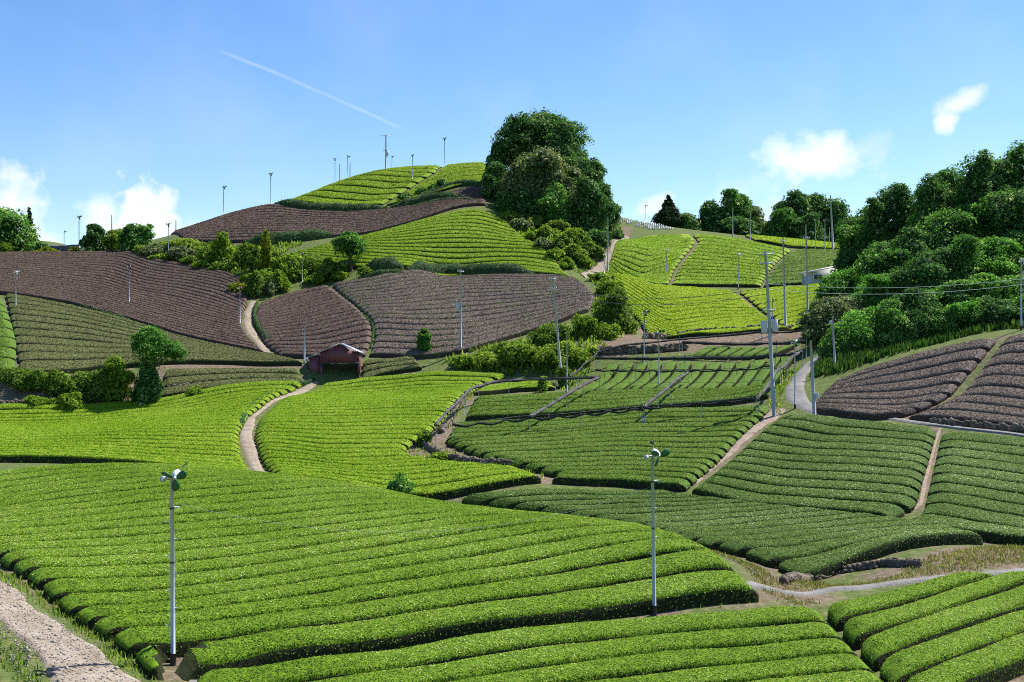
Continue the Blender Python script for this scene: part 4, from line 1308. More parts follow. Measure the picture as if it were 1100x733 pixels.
hedge('vine_row', 'line of weeds along the top of the faded slope', [(4, 313), (35, 317), (70, 326), (110, 338), (150, 350)], .6, .6, 'hedge', group='weedy lines on the bare slopes')


def grass(label, polys, per_m2, hgt, mat, wid=.10, name='grass'):
    """tufts of blades on patches of ground"""
    VV, n0 = [], 0
    for poly in polys:
        A = poly_arr(poly, .75)
        lo, hi = A.min(0), A.max(0)
        n = int((hi - lo).prod() * per_m2)
        q = RNG.random((n, 2)) * (hi - lo) + lo
        q = q[inside(q[:, 0], q[:, 1], A)]
        z = Gz(q[:, 0], q[:, 1])
        for rep in range(3):
            a = RNG.random(len(q)) * 6.283
            o = q + RNG.normal(0, .12, q.shape)
            hh = hgt * RNG.uniform(.5, 1.25, len(q))
            w = wid * RNG.uniform(.7, 1.3, len(q))
            dx, dy = np.cos(a), np.sin(a)
            ln = RNG.uniform(.1, .6, len(q)) * hh
            lx, ly = -dy * ln, dx * ln
            b = np.stack([np.c_[o[:, 0] - dx * w, o[:, 1] - dy * w, z - .05], np.c_[o[:, 0] + dx * w, o[:, 1] + dy * w, z - .05],
                          np.c_[o[:, 0] + dx * w * .7 + lx * .4, o[:, 1] + dy * w * .7 + ly * .4, z + hh * .6],
                          np.c_[o[:, 0] + lx, o[:, 1] + ly, z + hh]], 1)
            VV.append(b.reshape(-1, 3))
    V = np.concatenate(VV)
    return link(name, mesh_np(name, V, np.arange(len(V)).reshape(-1, 4), LEAF[mat]), label=label, cat='grass', kind='stuff')


grass('tall shade-coloured grass on the bank below the wooded slope', [[(872, 412, 122), (900, 402), (930, 392), (985, 375), (1040, 361), (1110, 353), (1110, 325), (1050, 335), (980, 345), (930, 358), (895, 372), (880, 390)]], 9, .8, 'bankgrass_shade', .09)
grass('grass on the slopes between the hill fields', [[(200, 262, 226), (290, 263), (330, 262), (296, 276), (340, 300), (270, 300), (200, 285), (150, 275)],
                                                     [(530, 226, 236), (600, 278), (622, 294), (640, 285), (655, 262), (610, 250), (560, 232)],
                                                     [(480, 380), (640, 350), (690, 362), (640, 384), (630, 404), (560, 404), (480, 396)], [(630, 296), (660, 330), (690, 358), (660, 362), (632, 332), (640, 316)]], 2.2, .7, 'grass', .16)
grass('dry yellow grass and weeds around the concrete road at lower right', [[(880, 622, 53.5), (965, 610, 55), (1000, 598), (1050, 588), (1120, 582, 61), (1120, 608, 56), (1040, 613), (985, 621), (900, 633)],
                                                                            [(745, 578, 64), (790, 600), (830, 622), (880, 622), (895, 632), (850, 640), (820, 640), (800, 610)], [(820, 646, 49.6), (870, 645), (880, 650), (850, 650)]],
      42, .13, 'drygrass', .022)
grass('green weeds dotted over the dry verge at lower right', [[(880, 622, 53.5), (965, 610, 55), (1050, 588), (1120, 582, 61), (1120, 608, 56), (985, 621)], [(745, 578, 64), (790, 600), (850, 640), (820, 640)], [(700, 657, 46.5), (820, 645), (880, 648), (876, 652), (700, 662)]],
      7, .14, 'grass', .02)
grass('green tufts along the gravel track', [[(-20, 655, 41), (20, 690, 38), (52, 735, 34.3), (30, 735, 34), (-20, 690, 38)], [(88, 660, 41.5), (140, 708, 37.4), (190, 735, 36), (175, 735, 35.6), (120, 706, 37.8), (78, 664, 41.6)], [(-20, 615, 48), (70, 655, 42.8), (140, 712, 37.2), (158, 712, 37.4), (80, 645, 44), (0, 600, 49.5)]], 22, .2, 'grass', .028)
grass('weeds at the foot of the tea rows by the dirt notch', [[(430, 480), (445, 470), (470, 480), (520, 495), (580, 505), (600, 512), (585, 516), (500, 500), (440, 492)], [(470, 455), (505, 420), (512, 424), (482, 462)]], 3, .35, 'grass', .06)
grass('rough grass beside the winding road', [[(838, 438, 112), (846, 410), (862, 394), (838, 402), (822, 430)], [(600, 410), (630, 400), (640, 390), (620, 416), (600, 420)]], 5, .4, 'grass', .07)
# ------------------------------------------------------------------ poles, shade frames, buildings, walls
M_STEEL = plain_mat('galvanised_steel', (.42, .46, .50), .45, .35, .12, 2.0)
M_CONC = plain_mat('pole_concrete', (.36, .38, .40), .75, 0, .12, 1.5)
M_DARK = plain_mat('dark_iron', (.05, .05, .055), .55, .2, .2, 6.0)
M_GREEN = plain_mat('fan_green', (.012, .11, .035), .4, 0, .1, 5.0)
M_WHITE = plain_mat('fan_white', (.72, .74, .76), .4, 0, .06, 5.0)
M_RED = plain_mat('fan_red', (.30, .07, .05), .5, 0, .1, 5.0)
M_GREYBOX = plain_mat('box_grey', (.50, .53, .56), .5, 0, .08, 4.0)
M_CLOTH = plain_mat('shade_cloth', (.016, .016, .020), .85, 0, .5, 5.0, .8)
M_CLOTHL = plain_mat('shade_cloth_worn', (.045, .042, .046), .8, 0, .9, 1.8, .8)
M_MAROON = plain_mat('maroon_sheet', (.150, .040, .060), .55, 0, .15, 1.2)
M_ROOFB = plain_mat('roof_sheet', (.30, .36, .44), .45, .1, .12, 1.5)
M_PALEW = plain_mat('pale_wall', (.46, .46, .47), .7, 0, .12, 1.0)
M_GLASS = plain_mat('window_glass', (.03, .04, .05), .1, 0, .1, 1.0)
M_STONE = plain_mat('wall_stone', (.135, .108, .078), .9, 0, .6, .9, .7)
M_WOOD = plain_mat('old_wood', (.13, .10, .075), .85, 0, .3, 3.0)
M_WIRE = plain_mat('cable', (.10, .11, .12), .5, .2, .05, 1.0)
M_WIREL = plain_mat('cable_light', (.50, .58, .56), .5, .2, .05, 1.0)


def fan_blade(a, tilt=.5):
    """one paddle of a frost fan, in the plane across +Y"""
    pts = np.array([[.05, -.03], [.16, -.11], [.36, -.15], [.47, -.10], [.50, .0], [.44, .09], [.28, .10], [.12, .06]])
    V = []
    for s in (.012, -.012):
        for r, c in pts:
            V.append([r, s + c * tilt, c])
    V = np.array(V)
    ca, sa = math.cos(a), math.sin(a)
    V = np.c_[V[:, 0] * ca - V[:, 2] * sa, V[:, 1], V[:, 0] * sa + V[:, 2] * ca]
    Q = [[0, 1, 6, 7], [1, 2, 5, 6], [2, 3, 4, 5]]
    Q += [[q + 8 for q in f[::-1]] for f in Q]
    Q += [[i, i + 8, (i + 1) % 8 + 8, (i + 1) % 8] for i in range(8)]
    return V, np.array(Q)


def make_fan_pole(H, motor, blade, pegs=False, thick=1.0):
    """frost fan on a steel pole: base at the origin, fan head towards +X -Y"""
    root = link('fan_pole', None)
    MB().tube([[0, 0, -.4], [0, 0, H * .5], [0, 0, H]], [.085 * thick, .075 * thick, .062 * thick], 10).build('pole', M_STEEL, root, True)
    MB().tube([[0, 0, -.3], [0, 0, .42]], [.11, .105], 10).build('base_sleeve', M_DARK, root, True)
    m = MB()
    for z, r in ((H - 1.05, .085), (H * .55, .09)):
        m.tube([[0, 0, z - .03], [0, 0, z + .03]], [r * thick, r * thick], 10)
    m.build('clamp_band', M_DARK, root)
    MB().box([-.10, 0, H + .02], [.46, .09, .07]).build('bracket', M_STEEL, root)
    b = MB().box([-.30, -.02, H - .02], [.15, .12, .18]).build('control_box', M_STEEL, root)
    MB().box([-.30, -.086, H - .02], [.08, .012, .08]).build('cover_plate', M_WHITE, b)
    # head: motor along a downward tilted axis, hub in front, tail vane behind
    tilt = math.radians(28)
    hub = np.array([.17, -.16, H + .06])

    def place(V):
        c, s = math.cos(tilt), math.sin(tilt)
        V = np.asarray(V, float)
        y, z = V[:, 1] * c - V[:, 2] * s, V[:, 1] * s + V[:, 2] * c
        return np.c_[V[:, 0], y, z] + hub
    mm = MB()
    mm.tube([[0, -.10, 0], [0, -.04, 0], [0, .08, 0], [0, .26, 0], [0, .36, 0]], [.03, .10, .14, .13, .07], 12)
    mm.V[0] = place(mm.V[0])
    mo = mm.build('motor', motor, root, True)
    for k in range(3):
        V, Q = fan_blade(2.094 * k + .55)
        V = V + np.array([0, -.09, 0])
        MB().raw(place(V), Q).build('fan_blade', blade, root)
    t = MB()
    t.tube([[.02, .34, .0], [.12, .55, .04], [.18, .72, .06]], [.018, .016, .016], 6)
    t.box([.19, .78, .07], [.02, .20, .12], .2)
    t.V = [place(v) for v in t.V]
    t.build('tail_vane', M_DARK, root)
    if pegs:
        for i in range(7):
            s = 1 if i % 2 else -1
            MB().tube([[s * .05, 0, 1.4 + i * .6], [s * .26, 0, 1.4 + i * .6]], [.012, .012], 6).build('step_peg', M_STEEL, root)
    MB().tube([[.06, 0, H - 1.0], [.2, -.02, H - 1.0], [.26, -.03, H - 1.02]], [.014, .03, .05], 8).build('insulator', M_WHITE, root, True)
    return root


def copy_tree(o, parent=None):
    c = o.copy()
    COL.objects.link(c)
    if parent is not None:
        c.parent = parent
    for ch in list(o.children):
        copy_tree(ch, c)
    return c


FAN = {}
GF = 'frost fans among the tea fields'
fans = [
    # label, base px, base py, top py, depth or None, style, turn
    ('tall near frost fan pole standing at the left end of the foreground mound', 186, 715, 510, None, 'green', 0, ),
    ('near frost fan pole at the right part of the foreground mound', 703, 651, 487, 46.1, 'green', .5),
    ('white headed fan pole on the faded slope at the far left', 17, 333, 292, None, 'white', .4),
    ('red headed fan pole in the middle of the wide bare slope', 139, 329, 286, None, 'red', .2),
    ('fan pole with dark head in front of the grey green belt bushes', 181, 280, 241, None, 'dark', -.3),
    ('red headed fan pole beside the stepped path', 258, 350, 309, None, 'red', .5),
    ('fan pole against the sky beside the shade netting on the left', 85, 269, 233, 234, 'dark', .1),
    ('tiny fan pole on the distant green rise at the left', 69, 262, 249, 285, 'dark', .8),
    ('fan pole on the skyline of the upper brown slope', 240, 232, 201, 262, 'dark', .3),
    ('fan pole on the skyline where brown slope meets summit tea', 291, 218, 187, 267, 'dark', -.2),
    ('leftmost fan pole of the cluster behind the summit skyline', 360, 200, 171, 282, 'dark', -.6),
    ('fan pole right of centre in the cluster behind the summit skyline', 373, 196, 168, 285, 'dark', .7),
    ('fan pole standing inside the summit tea rows', 443, 196, 167, None, 'dark', -.4),
    ('fan pole on the top of the summit skyline', 477.5, 177, 149, 290, 'dark', -.3),
    ('fan pole half hidden behind the summit, next to the tall mast', 421, 190, 168, 297, 'dark', .1),
    ('red capped fan pole in the belt left of the round leafy tree', 325, 306, 272, None, 'red', .2),
    ('fan pole on the ridge above the white plant guards', 693, 236, 221, 262, 'dark', .4),
    ('fan pole on the left part of the upper sunny slope', 716, 296, 268, None, 'white', .4),
    ('fan pole at the middle of the sunny slopes', 793, 311, 273, None, 'white', .2),
    ('fan pole below the sunny slope by the vine covered tree', 692, 395, 335, None, 'dark', .1),
    ('fan pole standing among the uphill rows', 708, 418, 356, None, 'dark', .6),
    ('fan pole with green head at the road bend', 854, 439, 367, None, 'green', -.5),
    ('dark headed fan pole at the right end of the lower sunny slope', 830, 354, 322, None, 'dark', .3),
    ('fan pole beside the grove path in front of the low wall', 649, 295, 276, None, 'white', .2),
    ('red headed fan pole in front of the far right skyline clump', 876, 269, 236, 243, 'red', .4),
    ('red topped fan pole next to the tallest skyline pole', 886, 268, 236, 243, 'red', .1),
    ('fan pole cut by the right picture edge below the woods', 1097, 345, 280, 121, 'white', .5),
]
STY = {'green': (M_WHITE, M_GREEN), 'white': (M_WHITE, M_WHITE), 'red': (M_RED, M_DARK), 'dark': (M_DARK, M_GREEN)}
FANPOS = {}
for lab, px, by, ty, d, sty, turn in fans:
    x, y, z = gpt(px, by, d)
    h = ZC + (366.5 - ty) / F * y - z - .12
    if sty not in FAN:
        r = FAN[sty] = make_fan_pole(6.5, *STY[sty], pegs=sty == 'green')
    else:
        r = copy_tree(FAN[sty])
    tag(r, lab, 'frost fan', GF)
    s = max(.55, h / 6.5)
    r.location = (x, y, z)
    r.scale = (max(s, .9), max(s, .9), s)
    r.rotation_euler = (0, R(random.uniform(-.7, .7)) if y > 60 else R(1.0 if px > 500 else .4) * -1, turn)
    FANPOS[lab[:12]] = (x, y, z, h)


# utility poles
def util_pole(label, px, by, ty, d=None, lean=0.0, arms=(), boxes=(), pots=0, rad=.15, guy=None, cap=False):
    x, y, z = gpt(px, by, d)
    H = ZC + (366.5 - ty) / F * y - z
    root = link('utility_pole', None, loc=(x, y, z), label=label, cat='utility pole', group='utility poles')
    root.rotation_euler = (0, lean, 0)
    MB().tube([[0, 0, -.5], [0, 0, H * .5], [0, 0, H]], [rad * 1.1, rad * .9, rad * .65], 10).build('pole', M_CONC, root, True)
    for zz, w in arms:
        a = MB().box([0, -.16, H - zz], [w, .10, .11]).build('crossarm', M_STEEL, root)
        for sx in (-.45, -.15, .15, .45):
            MB().tube([[w * sx, -.16, H - zz + .05], [w * sx, -.16, H - zz + .14], [w * sx, -.16, H - zz + .26]], [.03, .06, .035], 8).build('insulator', M_WHITE, a)
    for sx, zz, bw, bh in boxes:
        b = MB().tube([[sx, -.12, H - zz - bh / 2], [sx, -.12, H - zz - bh / 2 + .06], [sx, -.12, H - zz + bh / 2 - .06], [sx, -.12, H - zz + bh / 2]], [bw * .42, bw * .5, bw * .5, bw * .38], 12).build('transformer', M_GREYBOX, root, True)
        MB().box([sx * .5, 0, H - zz - bh * .25], [abs(sx) + .1, .08, .08]).build('hanger', M_STEEL, root)
    if guy:
        MB().tube([[0, 0, H * .7], [guy, .4, .0]], [.022, .022], 6).build('guy_wire', M_WIRE, root)
    return x, y, z, H


U1 = util_pole('tall utility pole with small transformer on the bare slope above the mound', 495, 379, 289, arms=((.4, .9),), boxes=((-.45, 5.2, .5, .9),))
U2 = util_pole('leaning double utility pole rising behind the upper shade roll', 604, 404, 296, d=141, lean=-.09, arms=((.4, .9), (1.6, .8)))
U3 = util_pole('thin utility pole directly left of the red shed', 327, 393, 351, d=153, rad=.12, boxes=((.35, 4.4, .35, .6),))
U4 = util_pole('tallest utility pole with two transformers beside the dirt track', 832, 436, 270, d=112, lean=-.055, arms=((.3, 1.6), (1.2, 1.4), (5.8, 1.3)), boxes=((-.55, 7.4, .62, 1.2), (.5, 7.3, .62, 1.2)), rad=.19)
U5 = util_pole('utility pole at the right end of the lower sunny slope', 844, 352, 256, d=165, lean=-.03, rad=.16, arms=((.4, .8),))
U6 = util_pole('utility pole at the edge of the woods in front of the small grey building', 868, 350, 241, d=161, lean=-.02, rad=.15, arms=((2.0, 1.0),))
U7 = util_pole('utility pole beside the road bend with a low meter box', 875, 439, 366, d=109, lean=-.05, rad=.17, boxes=((.3, 5.3, .35, .55),))
U8 = util_pole('tallest thin pole in front of the far right skyline clump', 895, 268, 210, d=244, lean=-.05, rad=.2, arms=((.8, 1.0),))
U9 = util_pole('short guyed pole on the grassy bank below the woods', 897, 403, 341, d=124, lean=-.05, rad=.12, guy=-2.4, boxes=((-.25, .5, .3, .4),))
U10 = util_pole('pole beside the grove path near the overgrown slope', 653, 292, 233, d=206, rad=.13)
U11 = util_pole('tall mast with crossarm and transformer on the summit skyline', 414.5, 186, 145, d=286, rad=.2, arms=((.3, 2.4), (4.0, 1.2)), boxes=((.3, 4.6, .8, 1.3),))
U12 = util_pole('slim pole second from left in the cluster behind the summit skyline', 365, 199, 176, d=283, rad=.13, boxes=((.1, 4.4, .5, .8),))
U13 = util_pole('slim pole right end of the cluster behind the summit skyline', 376, 196, 174, d=286, rad=.13, boxes=((.1, 4.2, .5, .8),))
U14 = util_pole('small pole above the light green bushes on the left skyline', 120, 252, 231, d=238, rad=.11)
U15 = util_pole('small pole at the left foot of the upper brown slope skyline', 189, 250, 236, d=258, rad=.12)
U16 = util_pole('slim pole left of the tall feathery skyline tree', 787, 252, 223, d=246, rad=.13)
U17 = util_pole('slim pole right of the tall feathery skyline tree', 806, 254, 226, d=247, rad=.13)
U18 = util_pole('thin post by the leaning double pole', 609, 418, 354, d=133, rad=.08)
U19 = util_pole('thin pole between the two red headed fans and skyline trees', 891, 266, 244, d=246, rad=.10)


def cable(label, a, b, sag, rad, mat=None, group='overhead cables'):
    a, b = np.array(a, float), np.array(b, float)
    t = np.linspace(0, 1, 40)[:, None]
    P = a * (1 - t) + b * t
    P[:, 2] -= (4 * t * (1 - t) * sag)[:, 0]
    o = MB().tube(P, rad, 6).build('cable', mat or M_WIRE)
    tag(o, label, 'cable', group)


def at(px, py, d):
    return ((px - 550) / F * d, d, ZC + (366.5 - py) / F * d)


cable('thin pale cable sagging between the two near frost fans', at(190, 541, 38.7), at(697, 524, 46.1), 1.35, .007, plain_mat('cable_fan', (.16, .22, .19), .5, .2, .05, 1.0))
cable('upper cable from the leaning double pole to the tallest pole', at(594, 309, 141), at(823, 309, 112), 1.2, .03)
cable('lower cable from the leaning double pole to the tallest pole', at(595, 316, 141), at(823, 316, 112), 1.2, .03)
cable('upper of two cables from the tallest pole across the woods', at(824, 305, 112), at(1180, 288, 104), 1.0, .018, M_WIREL)
cable('lower of two cables from the tallest pole across the woods', at(824, 311, 112), at(1180, 293, 104), 1.1, .022, M_WIREL)
cable('cable between the two poles at the right end of the sunny slope', at(840, 264, 165), at(866, 262, 161), .3, .03)


# ------------------------------------------------------------------ rolled shade cloth on frames
def shade_roll(label, pts, h=2.1, r=.17, wave=.0, posts=5.0, worn=False, d=None):
    if d is None:
        P = np.array([(*hit(px, py, .75 - h), 0) for px, py in pts])
    else:
        P = np.array([((px - 550) / F * dd, dd, 0) for (px, py), dd in zip(pts, d)])
    ln = np.linalg.norm(np.diff(P[:, :2], axis=0), axis=1).sum()
    n = int(max(8, ln / .45))
    Q = smooth_line(P[:, :2], n, 2)
    z = Gz(Q[:, 0], Q[:, 1]) + h
    s = np.linspace(0, ln, n)
    drop = -abs(np.sin(s * math.pi / 2.6)) * wave
    rad = r * (1 + .22 * np.sin(s * 2.1 + 1) + RNG.normal(0, .10, n))
    root = link('shade_roll', None, loc=(Q[0, 0], Q[0, 1], z[0] - h), label=label, cat='shade frame', group='shade frames with rolled black cloth')
    o = np.array([Q[0, 0], Q[0, 1], z[0] - h])
    MB().tube(np.c_[Q, z + drop - r * .6] - o, rad, 9).build('rolled_cloth', M_CLOTHL if worn else M_CLOTH, root, True)
    MB().tube(np.c_[Q, z + r * .7] - o, .03, 6).build('rail', M_DARK, root)
    k = max(2, int(ln / posts) + 1)
    for i in range(k):
        j = int(round(i * (n - 1) / (k - 1)))
        MB().tube(np.array([[Q[j, 0], Q[j, 1], z[j] - h - .3], [Q[j, 0] + .03, Q[j, 1], z[j] + .35]]) - o, .035, 6).build('post', M_STEEL, root)


shade_roll('dark roll rising along the left rim of the terraces', [(468, 456), (484, 438), (506, 417), (530, 410), (570, 407), (644, 405)], worn=True, r=.14)
shade_roll('worn diagonal roll at the left of the shade frames', [(569, 447), (606, 425), (644, 405)], r=.15, worn=True)
shade_roll('worn short diagonal roll in the middle of the uphill rows', [(690, 437), (714, 419), (739, 400)], r=.15, worn=True)
shade_roll('worn curving roll at the right end of the frames', [(812, 428), (826, 412), (834, 399), (848, 385), (862, 377)], r=.15, worn=True)
shade_roll('long straight black roll across the upper uphill rows', [(640, 384), (700, 385), (770, 384), (830, 381), (862, 378)], r=.17)
shade_roll('black roll at the back of the terraces below the sunny slope', [(733, 367), (780, 369), (825, 368), (866, 366)], r=.17)
shade_roll('wavy black roll along the front of the frames, left half', [(486, 455), (520, 453), (560, 448), (600, 446), (640, 442), (692, 437)], r=.11, wave=.28)
shade_roll('wavy black roll along the front of the frames, right half', [(692, 437), (730, 434), (770, 431), (815, 427)], r=.11, wave=.2)
shade_roll('thin dark rail below the lower sunny slope', [(640, 379), (668, 371), (700, 368), (760, 362), (810, 357), (864, 354)], r=.10)
shade_roll('thin wavy roll across the middle of the uphill rows', [(640, 397), (700, 398), (770, 397), (830, 391)], r=.09, wave=.15)
shade_roll('short rail running up the gap beside the leaning double pole', [(612, 404), (626, 392), (642, 379)], r=.08)
# leaning props among the uphill rows
for i, (px, py, lx) in enumerate([(652, 419, -1), (700, 414, -1), (745, 412, -1.2), (793, 409, -1), (690, 398, 0), (735, 397, 0), (770, 396, 0), (810, 395, 0)]):
    x, y, z = gpt(px, py)
    o = MB().tube([[x, y, z - .2], [x + lx * .35, y, z + 2.0]], .035, 6).build('prop_stake', M_DARK)
    tag(o, f'thin dark stake, {ORD[i]} from the left among the stakes of the uphill rows' if i < 4 else f'thin upright stake, {ORD[i - 4]} from the left below the long straight roll', 'stake', 'stakes among the uphill rows')


# ------------------------------------------------------------------ red shed
def red_shed():
    x, y, z = gpt(365, 405, 150)
    root = link('red_shed', None, loc=(x, y, z), label='dark red open fronted shed with a low gabled roof', cat='shed')
    root.rotation_euler = (0, 0, R(4))
    W2, D, E, Rg = 2.55, 5.0, 3.45, 4.55     # half width, depth, eaves, ridge
    t = .08
    g = MB()
    # gable panel over the opening, with the solid jambs
    z0 = 2.0
    v = [[-W2, 0, z0], [W2, 0, z0], [W2, 0, E], [0, 0, Rg - .12], [-W2, 0, E]]
    for yy in (0, t):
        pass
    a = np.array([[p[0], 0, p[2]] for p in v] + [[p[0], t, p[2]] for p in v])
    a = np.vstack([a, [[0, 0, z0], [0, t, z0]]])
    g.raw(a, [[0, 10, 3, 4], [10, 1, 2, 3], [5, 9, 8, 11], [11, 8, 7, 6], [0, 5, 11, 10], [10, 11, 6, 1], [1, 6, 7, 2], [2, 7, 8, 3], [3, 8, 9, 4], [4, 9, 5, 0]])
    g.box([-W2 + .12, t / 2, z0 / 2 - .15], [.24, t - .004, z0 + .3 - .004])
    for i in range(17):     # ribs of the sheet cladding
        xx = -W2 + .15 + i * .3
        top = E + (Rg - .12 - E) * (1 - abs(xx) / W2)
        g.box([xx, -.012, (z0 + top) / 2], [.03, .022, top - z0 - .06])
    g.build('front_wall', M_MAROON, root)
    s = MB()
    s.box([W2 - t / 2, D / 2 + .1, E / 2 - .1], [t, D - .22, E + .15])
    s.build('side_wall', M_MAROON, root)
    b = MB()
    b.box([0, D, .55], [2 * W2 - .2, .07, 1.3])
    b.build('back_wall', M_WOOD, root)
    # lean-to on the left
    l = MB()
    l.box([-W2 - .75, .4, 1.35], [1.45, .06, 2.9])
    l.box([-W2 - 1.47, 2.4, 1.3], [.06, 3.9, 2.8])
    l.build('lean_to', M_MAROON, root)
    for xx, yy in ((W2 - .12, .25), (-.3, D - .2), (-W2 + .2, D - .2)):
        MB().box([xx, yy, 1.5], [.14, .14, 3.6]).build('post', M_MAROON, root)
    r = MB()
    for s_ in (-1, 1):
        ex = s_ * (W2 + .3)
        ez = E - .15
        r.raw([[0, -.35, Rg + .0], [0, D + .3, Rg], [ex, D + .3, ez], [ex, -.35, ez], [0, -.35, Rg + .09], [0, D + .3, Rg + .09], [ex, D + .3, ez + .09], [ex, -.35, ez + .09]],
              [[0, 1, 2, 3], [4, 7, 6, 5], [0, 3, 7, 4], [1, 5, 6, 2], [3, 2, 6, 7], [0, 4, 5, 1]])
    r.raw([[-W2 - .31, .1, 3.17], [-W2 - .31, D, 3.17], [-W2 - 1.75, D, 2.72], [-W2 - 1.75, .1, 2.72], [-W2 - .31, .1, 3.24], [-W2 - .31, D, 3.24], [-W2 - 1.75, D, 2.79], [-W2 - 1.75, .1, 2.79]],
          [[0, 1, 2, 3], [4, 7, 6, 5], [0, 3, 7, 4], [1, 5, 6, 2], [3, 2, 6, 7], [0, 4, 5, 1]])
    r.build('roof', M_ROOFB, root)
    MB().box([0, -.02, 2.0], [2 * W2 - .1, .10, .16]).build('lintel', M_DARK, root)
    q = gpt(365, 405, 150)
    c = MB()
    for i, (xx, yy, zz, sx, sy, sz) in enumerate([(.4, 3.0, .55, 1.6, 1.2, .12), (.4, 3.0, .95, 1.5, 1.0, .7), (-.2, 2.5, .3, .35, .3, .6), (1.2, 2.5, .3, .35, .3, .6), (-.6, 3.2, 1.1, .5, .8, .5)]):
        c.box([q[0] + xx, q[1] + yy, q[2] + zz - .1], [sx, sy, sz])
    o = c.build('farm_machine', M_DARK)
    tag(o, 'dark farm machine parked inside the red shed', 'machine')
    return root


red_shed()


def sheet_building(name, label, px, base, d, W_, D_, H_, slope, rz, wall, roof, win=True):
    x, y, z = gpt(px, base, d)
    root = link(name, None, loc=(x, y, z), label=label, cat='building')
    root.rotation_euler = (0, 0, rz)
    w = MB()
    a = np.array([[-W_ / 2, 0, -1], [W_ / 2, 0, -1], [W_ / 2, D_, -1], [-W_ / 2, D_, -1], [-W_ / 2, 0, H_], [W_ / 2, 0, H_ + slope], [W_ / 2, D_, H_ + slope], [-W_ / 2, D_, H_]])
    w.raw(a, [[0, 1, 5, 4], [1, 2, 6, 5], [2, 3, 7, 6], [3, 0, 4, 7], [4, 5, 6, 7]])
    for i in range(int(W_ / .5)):
        xx = -W_ / 2 + .25 + i * .5
        w.box([xx, -.015, H_ / 2 - .2], [.05, .024, H_ - .1])
    w.build('wall', wall, root)
    e = .4
    k = slope / W_
    r = np.array([[-W_ / 2 - e, -e, H_ + .03 - e * k], [W_ / 2 + e, -e, H_ + slope + .03 + e * k], [W_ / 2 + e, D_ + e, H_ + slope + .03 + e * k], [-W_ / 2 - e, D_ + e, H_ + .03 - e * k]])
    r = np.vstack([r, r + [0, 0, .16]])
    MB().raw(r, [[0, 3, 2, 1], [4, 5, 6, 7], [0, 1, 5, 4], [1, 2, 6, 5], [2, 3, 7, 6], [3, 0, 4, 7]]).build('roof', roof, root)
    if win:
        f = MB().box([-W_ / 2 + 1.3, -.05, H_ * .62], [1.7, .09, .85]).build('window', M_WHITE, root)
        for s_ in (-1, 1):
            MB().box([-W_ / 2 + 1.3 + s_ * .4, -.10, H_ * .62], [.68, .03, .66]).build('pane', M_GLASS, f)
    return root


sheet_building('grey_building', 'small pale grey building with a slanting roof at the edge of the woods', 887, 304, 200, 5.6, 4.0, 2.2, 1.1, R(8), M_PALEW, plain_mat('roof_white', (.62, .63, .64), .5, .1, .08, 1.0))


# shade netting on the left skyline
def netting():
    x, y, z = gpt(60, 268, 243)
    root = link('shade_netting', None, loc=(x, y, z), label='low dark grey shade netting spread over rows on the left skyline', cat='shade netting')
    n = MB()
    Wd, Dp, H = 10.5, 9.0, 1.5
    xs, ys = np.linspace(-Wd / 2, Wd / 2, 26), np.linspace(0, Dp, 20)
    X, Y = np.meshgrid(xs, ys)
    Z = Gz(x + X, y + Y) - z + H + .12 * np.abs(np.sin(X * 1.5)) + .10 * np.sin(Y * 2.1)
    V = np.stack([X, Y, Z], 2).reshape(-1, 3)
    idx = np.arange(X.size).reshape(X.shape)
    n.raw(V, np.stack([idx[:-1, :-1], idx[:-1, 1:], idx[1:, 1:], idx[1:, :-1]], 2).reshape(-1, 4))
    ft = np.stack([np.c_[xs, ys[0] + 0 * xs, Z[0]], np.c_[xs, ys[0] + 0 * xs - .1, Z[0] - 1.3]], 1).reshape(-1, 3)
    k = np.arange(25) * 2
    n.raw(ft, np.c_[k, k + 2, k + 3, k + 1])
    n.build('net', plain_mat('net_grey', (.085, .10, .14), .7, 0, .45, 1.6), root)
    for i in range(6):
        MB().tube([[-Wd / 2 + i * Wd / 5, -.12, -.4], [-Wd / 2 + i * Wd / 5, -.12, 1.7]], .05, 6).build('post', M_STEEL, root)


netting()


# white plant guards right of the grove
def guards():
    m = MB()
    A = poly_arr([(664, 247, 258), (700, 247.5, 250), (724, 248, 252), (706, 243, 262), (664, 233, 268)])
    for r in range(11):
        for c in range(26):
            f = (c + random.random() * .3) / 26
            px = 664 + 60 * f
            if random.random() < .4:
                continue
            d = 251 + r * 1.6
            x, y = (px - 550) / F * d, d
            if not inside(np.array([x]), np.array([y]), A)[0]:
                continue
            z = float(Gz(x, y))
            m.box([x, y, z + .2], [.30, .10, .62], random.uniform(-.4, .4))
    o = m.build('plant_guards', plain_mat('guard_white', (.62, .62, .62), .7, 0, .12, 2.0))
    tag(o, 'rows of small white plant guards on the slope right of the grove', 'plant guards', kind='stuff')


guards()


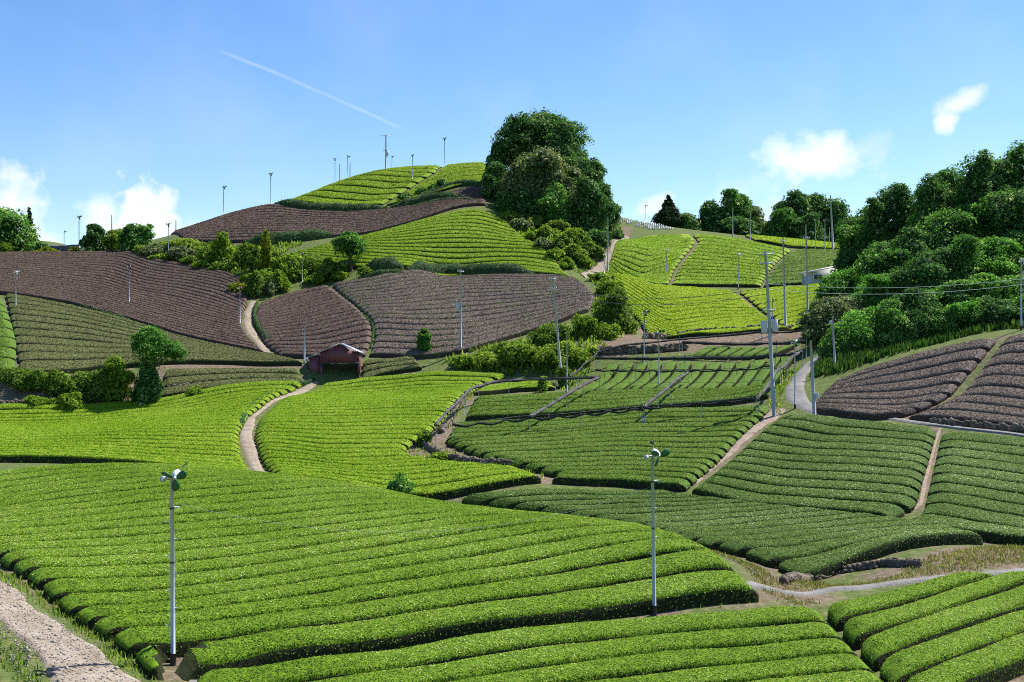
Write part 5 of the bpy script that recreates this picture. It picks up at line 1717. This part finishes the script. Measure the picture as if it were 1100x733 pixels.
# ------------------------------------------------------------------ stone walls
def stone_wall(label, pts, h, n, size=.4, d=None, mat=None):
    P = smooth_line(poly_arr(pts, .75), 80, 2)
    m = MB()
    for i in range(n):
        t = random.random()
        q = resample(P, np.array([t]))[0]
        k = random.random() ** .8
        s = size * random.uniform(.5, 1.3)
        V, Q = sphere_quads([0, 0, 0], [s * random.uniform(.6, 1), s * .55, s * random.uniform(.4, .7)], 7, 4)
        V = V * (1 + RNG.normal(0, .12, V.shape))
        z = float(Gz(q[0], q[1])) + k * h
        m.raw(V + np.array([q[0], q[1] + (k - .5) * .25 + random.uniform(-.1, .1), z]), Q)
    # earth behind the stones
    T = resample(P, np.linspace(0, 1, 50))
    for a, b in zip(T[:-1], T[1:]):
        c = (a + b) / 2
        m.box([c[0], c[1] + .2, float(Gz(c[0], c[1])) + h * .35], [np.linalg.norm(b - a) * 1.05, .35, h * 1.1], math.atan2(b[1] - a[1], b[0] - a[0]))
    o = m.build('stone_wall', mat or M_STONE)
    tag(o, label, 'stone wall', 'dry stone walls')


stone_wall('dark rough stone wall along the concrete road at lower right', [(842, 637, 51.8), (870, 625), (900, 616), (950, 608), (990, 607, 55.5)], .34, 420, .15)
stone_wall('terrace wall under the lower sunny slope', [(692, 364), (740, 361), (800, 358), (862, 354)], .9, 260, .38)
stone_wall('terrace wall at the upper left of the uphill rows', [(632, 382), (660, 380), (700, 379), (738, 376)], .9, 220, .38)
stone_wall('broken stones on the dirt below the plot between frames', [(455, 480), (480, 494), (515, 499), (560, 502), (592, 510)], .5, 200, .26)
stone_wall('low stone edge left of the shaded plot', [(474, 466), (488, 444), (506, 422)], .5, 90, .3)
stone_wall('low earth and stone bank between hedge and vivid green field', [(0, 436), (60, 432), (110, 427), (168, 420)], .5, 180, .35)
stone_wall('low stone edge right of the bank weeds by the faded terrace', [(172, 419), (200, 417), (222, 414)], .5, 80, .35)
stone_wall('low wall below the brown field at the right edge', [(1000, 455), (1040, 459), (1110, 466)], .5, 140, .28)

# drain beside the stone wall
P_ = [(742, 575), (790, 603), (830, 628), (856, 648)]
dr = smooth_line(poly_arr(P_, .75), 40, 2)
dm = MB()
for s_ in (-.22, .22):
    nn_ = np.gradient(dr, axis=0)
    nn_ /= np.linalg.norm(nn_, axis=1)[:, None]
    off = dr + np.c_[-nn_[:, 1], nn_[:, 0]] * s_
    dm.tube(np.c_[off, Gz(off[:, 0], off[:, 1]) + .0], .05, 6)
tag(dm.build('drain_channel', M_STONE), 'narrow concrete drain channel between the foreground mound and slanting field', 'drain')

# loose stones on the gravel track
gv = MB()
A_ = poly_arr([(-10, 645, 42.5), (0, 625), (60, 668), (120, 712), (150, 735, 36), (70, 740, 34), (30, 735, 34.4), (-10, 690, 38)], .75)
lo, hi = A_.min(0), A_.max(0)
for i in range(5200):
    q = np.array([random.uniform(lo[0], hi[0]), random.uniform(lo[1], hi[1])])
    if inside(q[:1], q[1:], A_)[0]:
        s = random.uniform(.015, .05) * (2.4 if random.random() < .05 else 1)
        V, Q = sphere_quads([0, 0, 0], [s, s * random.uniform(.6, 1), s * .55], 5, 3)
        gv.raw(V * (1 + RNG.normal(0, .15, V.shape)) + np.array([q[0], q[1], float(Gz(*q)) + .09]), Q)
tag(gv.build('gravel', plain_mat('gravel_stone', (.36, .315, .26), .9, 0, .35, 3.0)), 'loose stones scattered over the gravel track', 'gravel', kind='stuff')
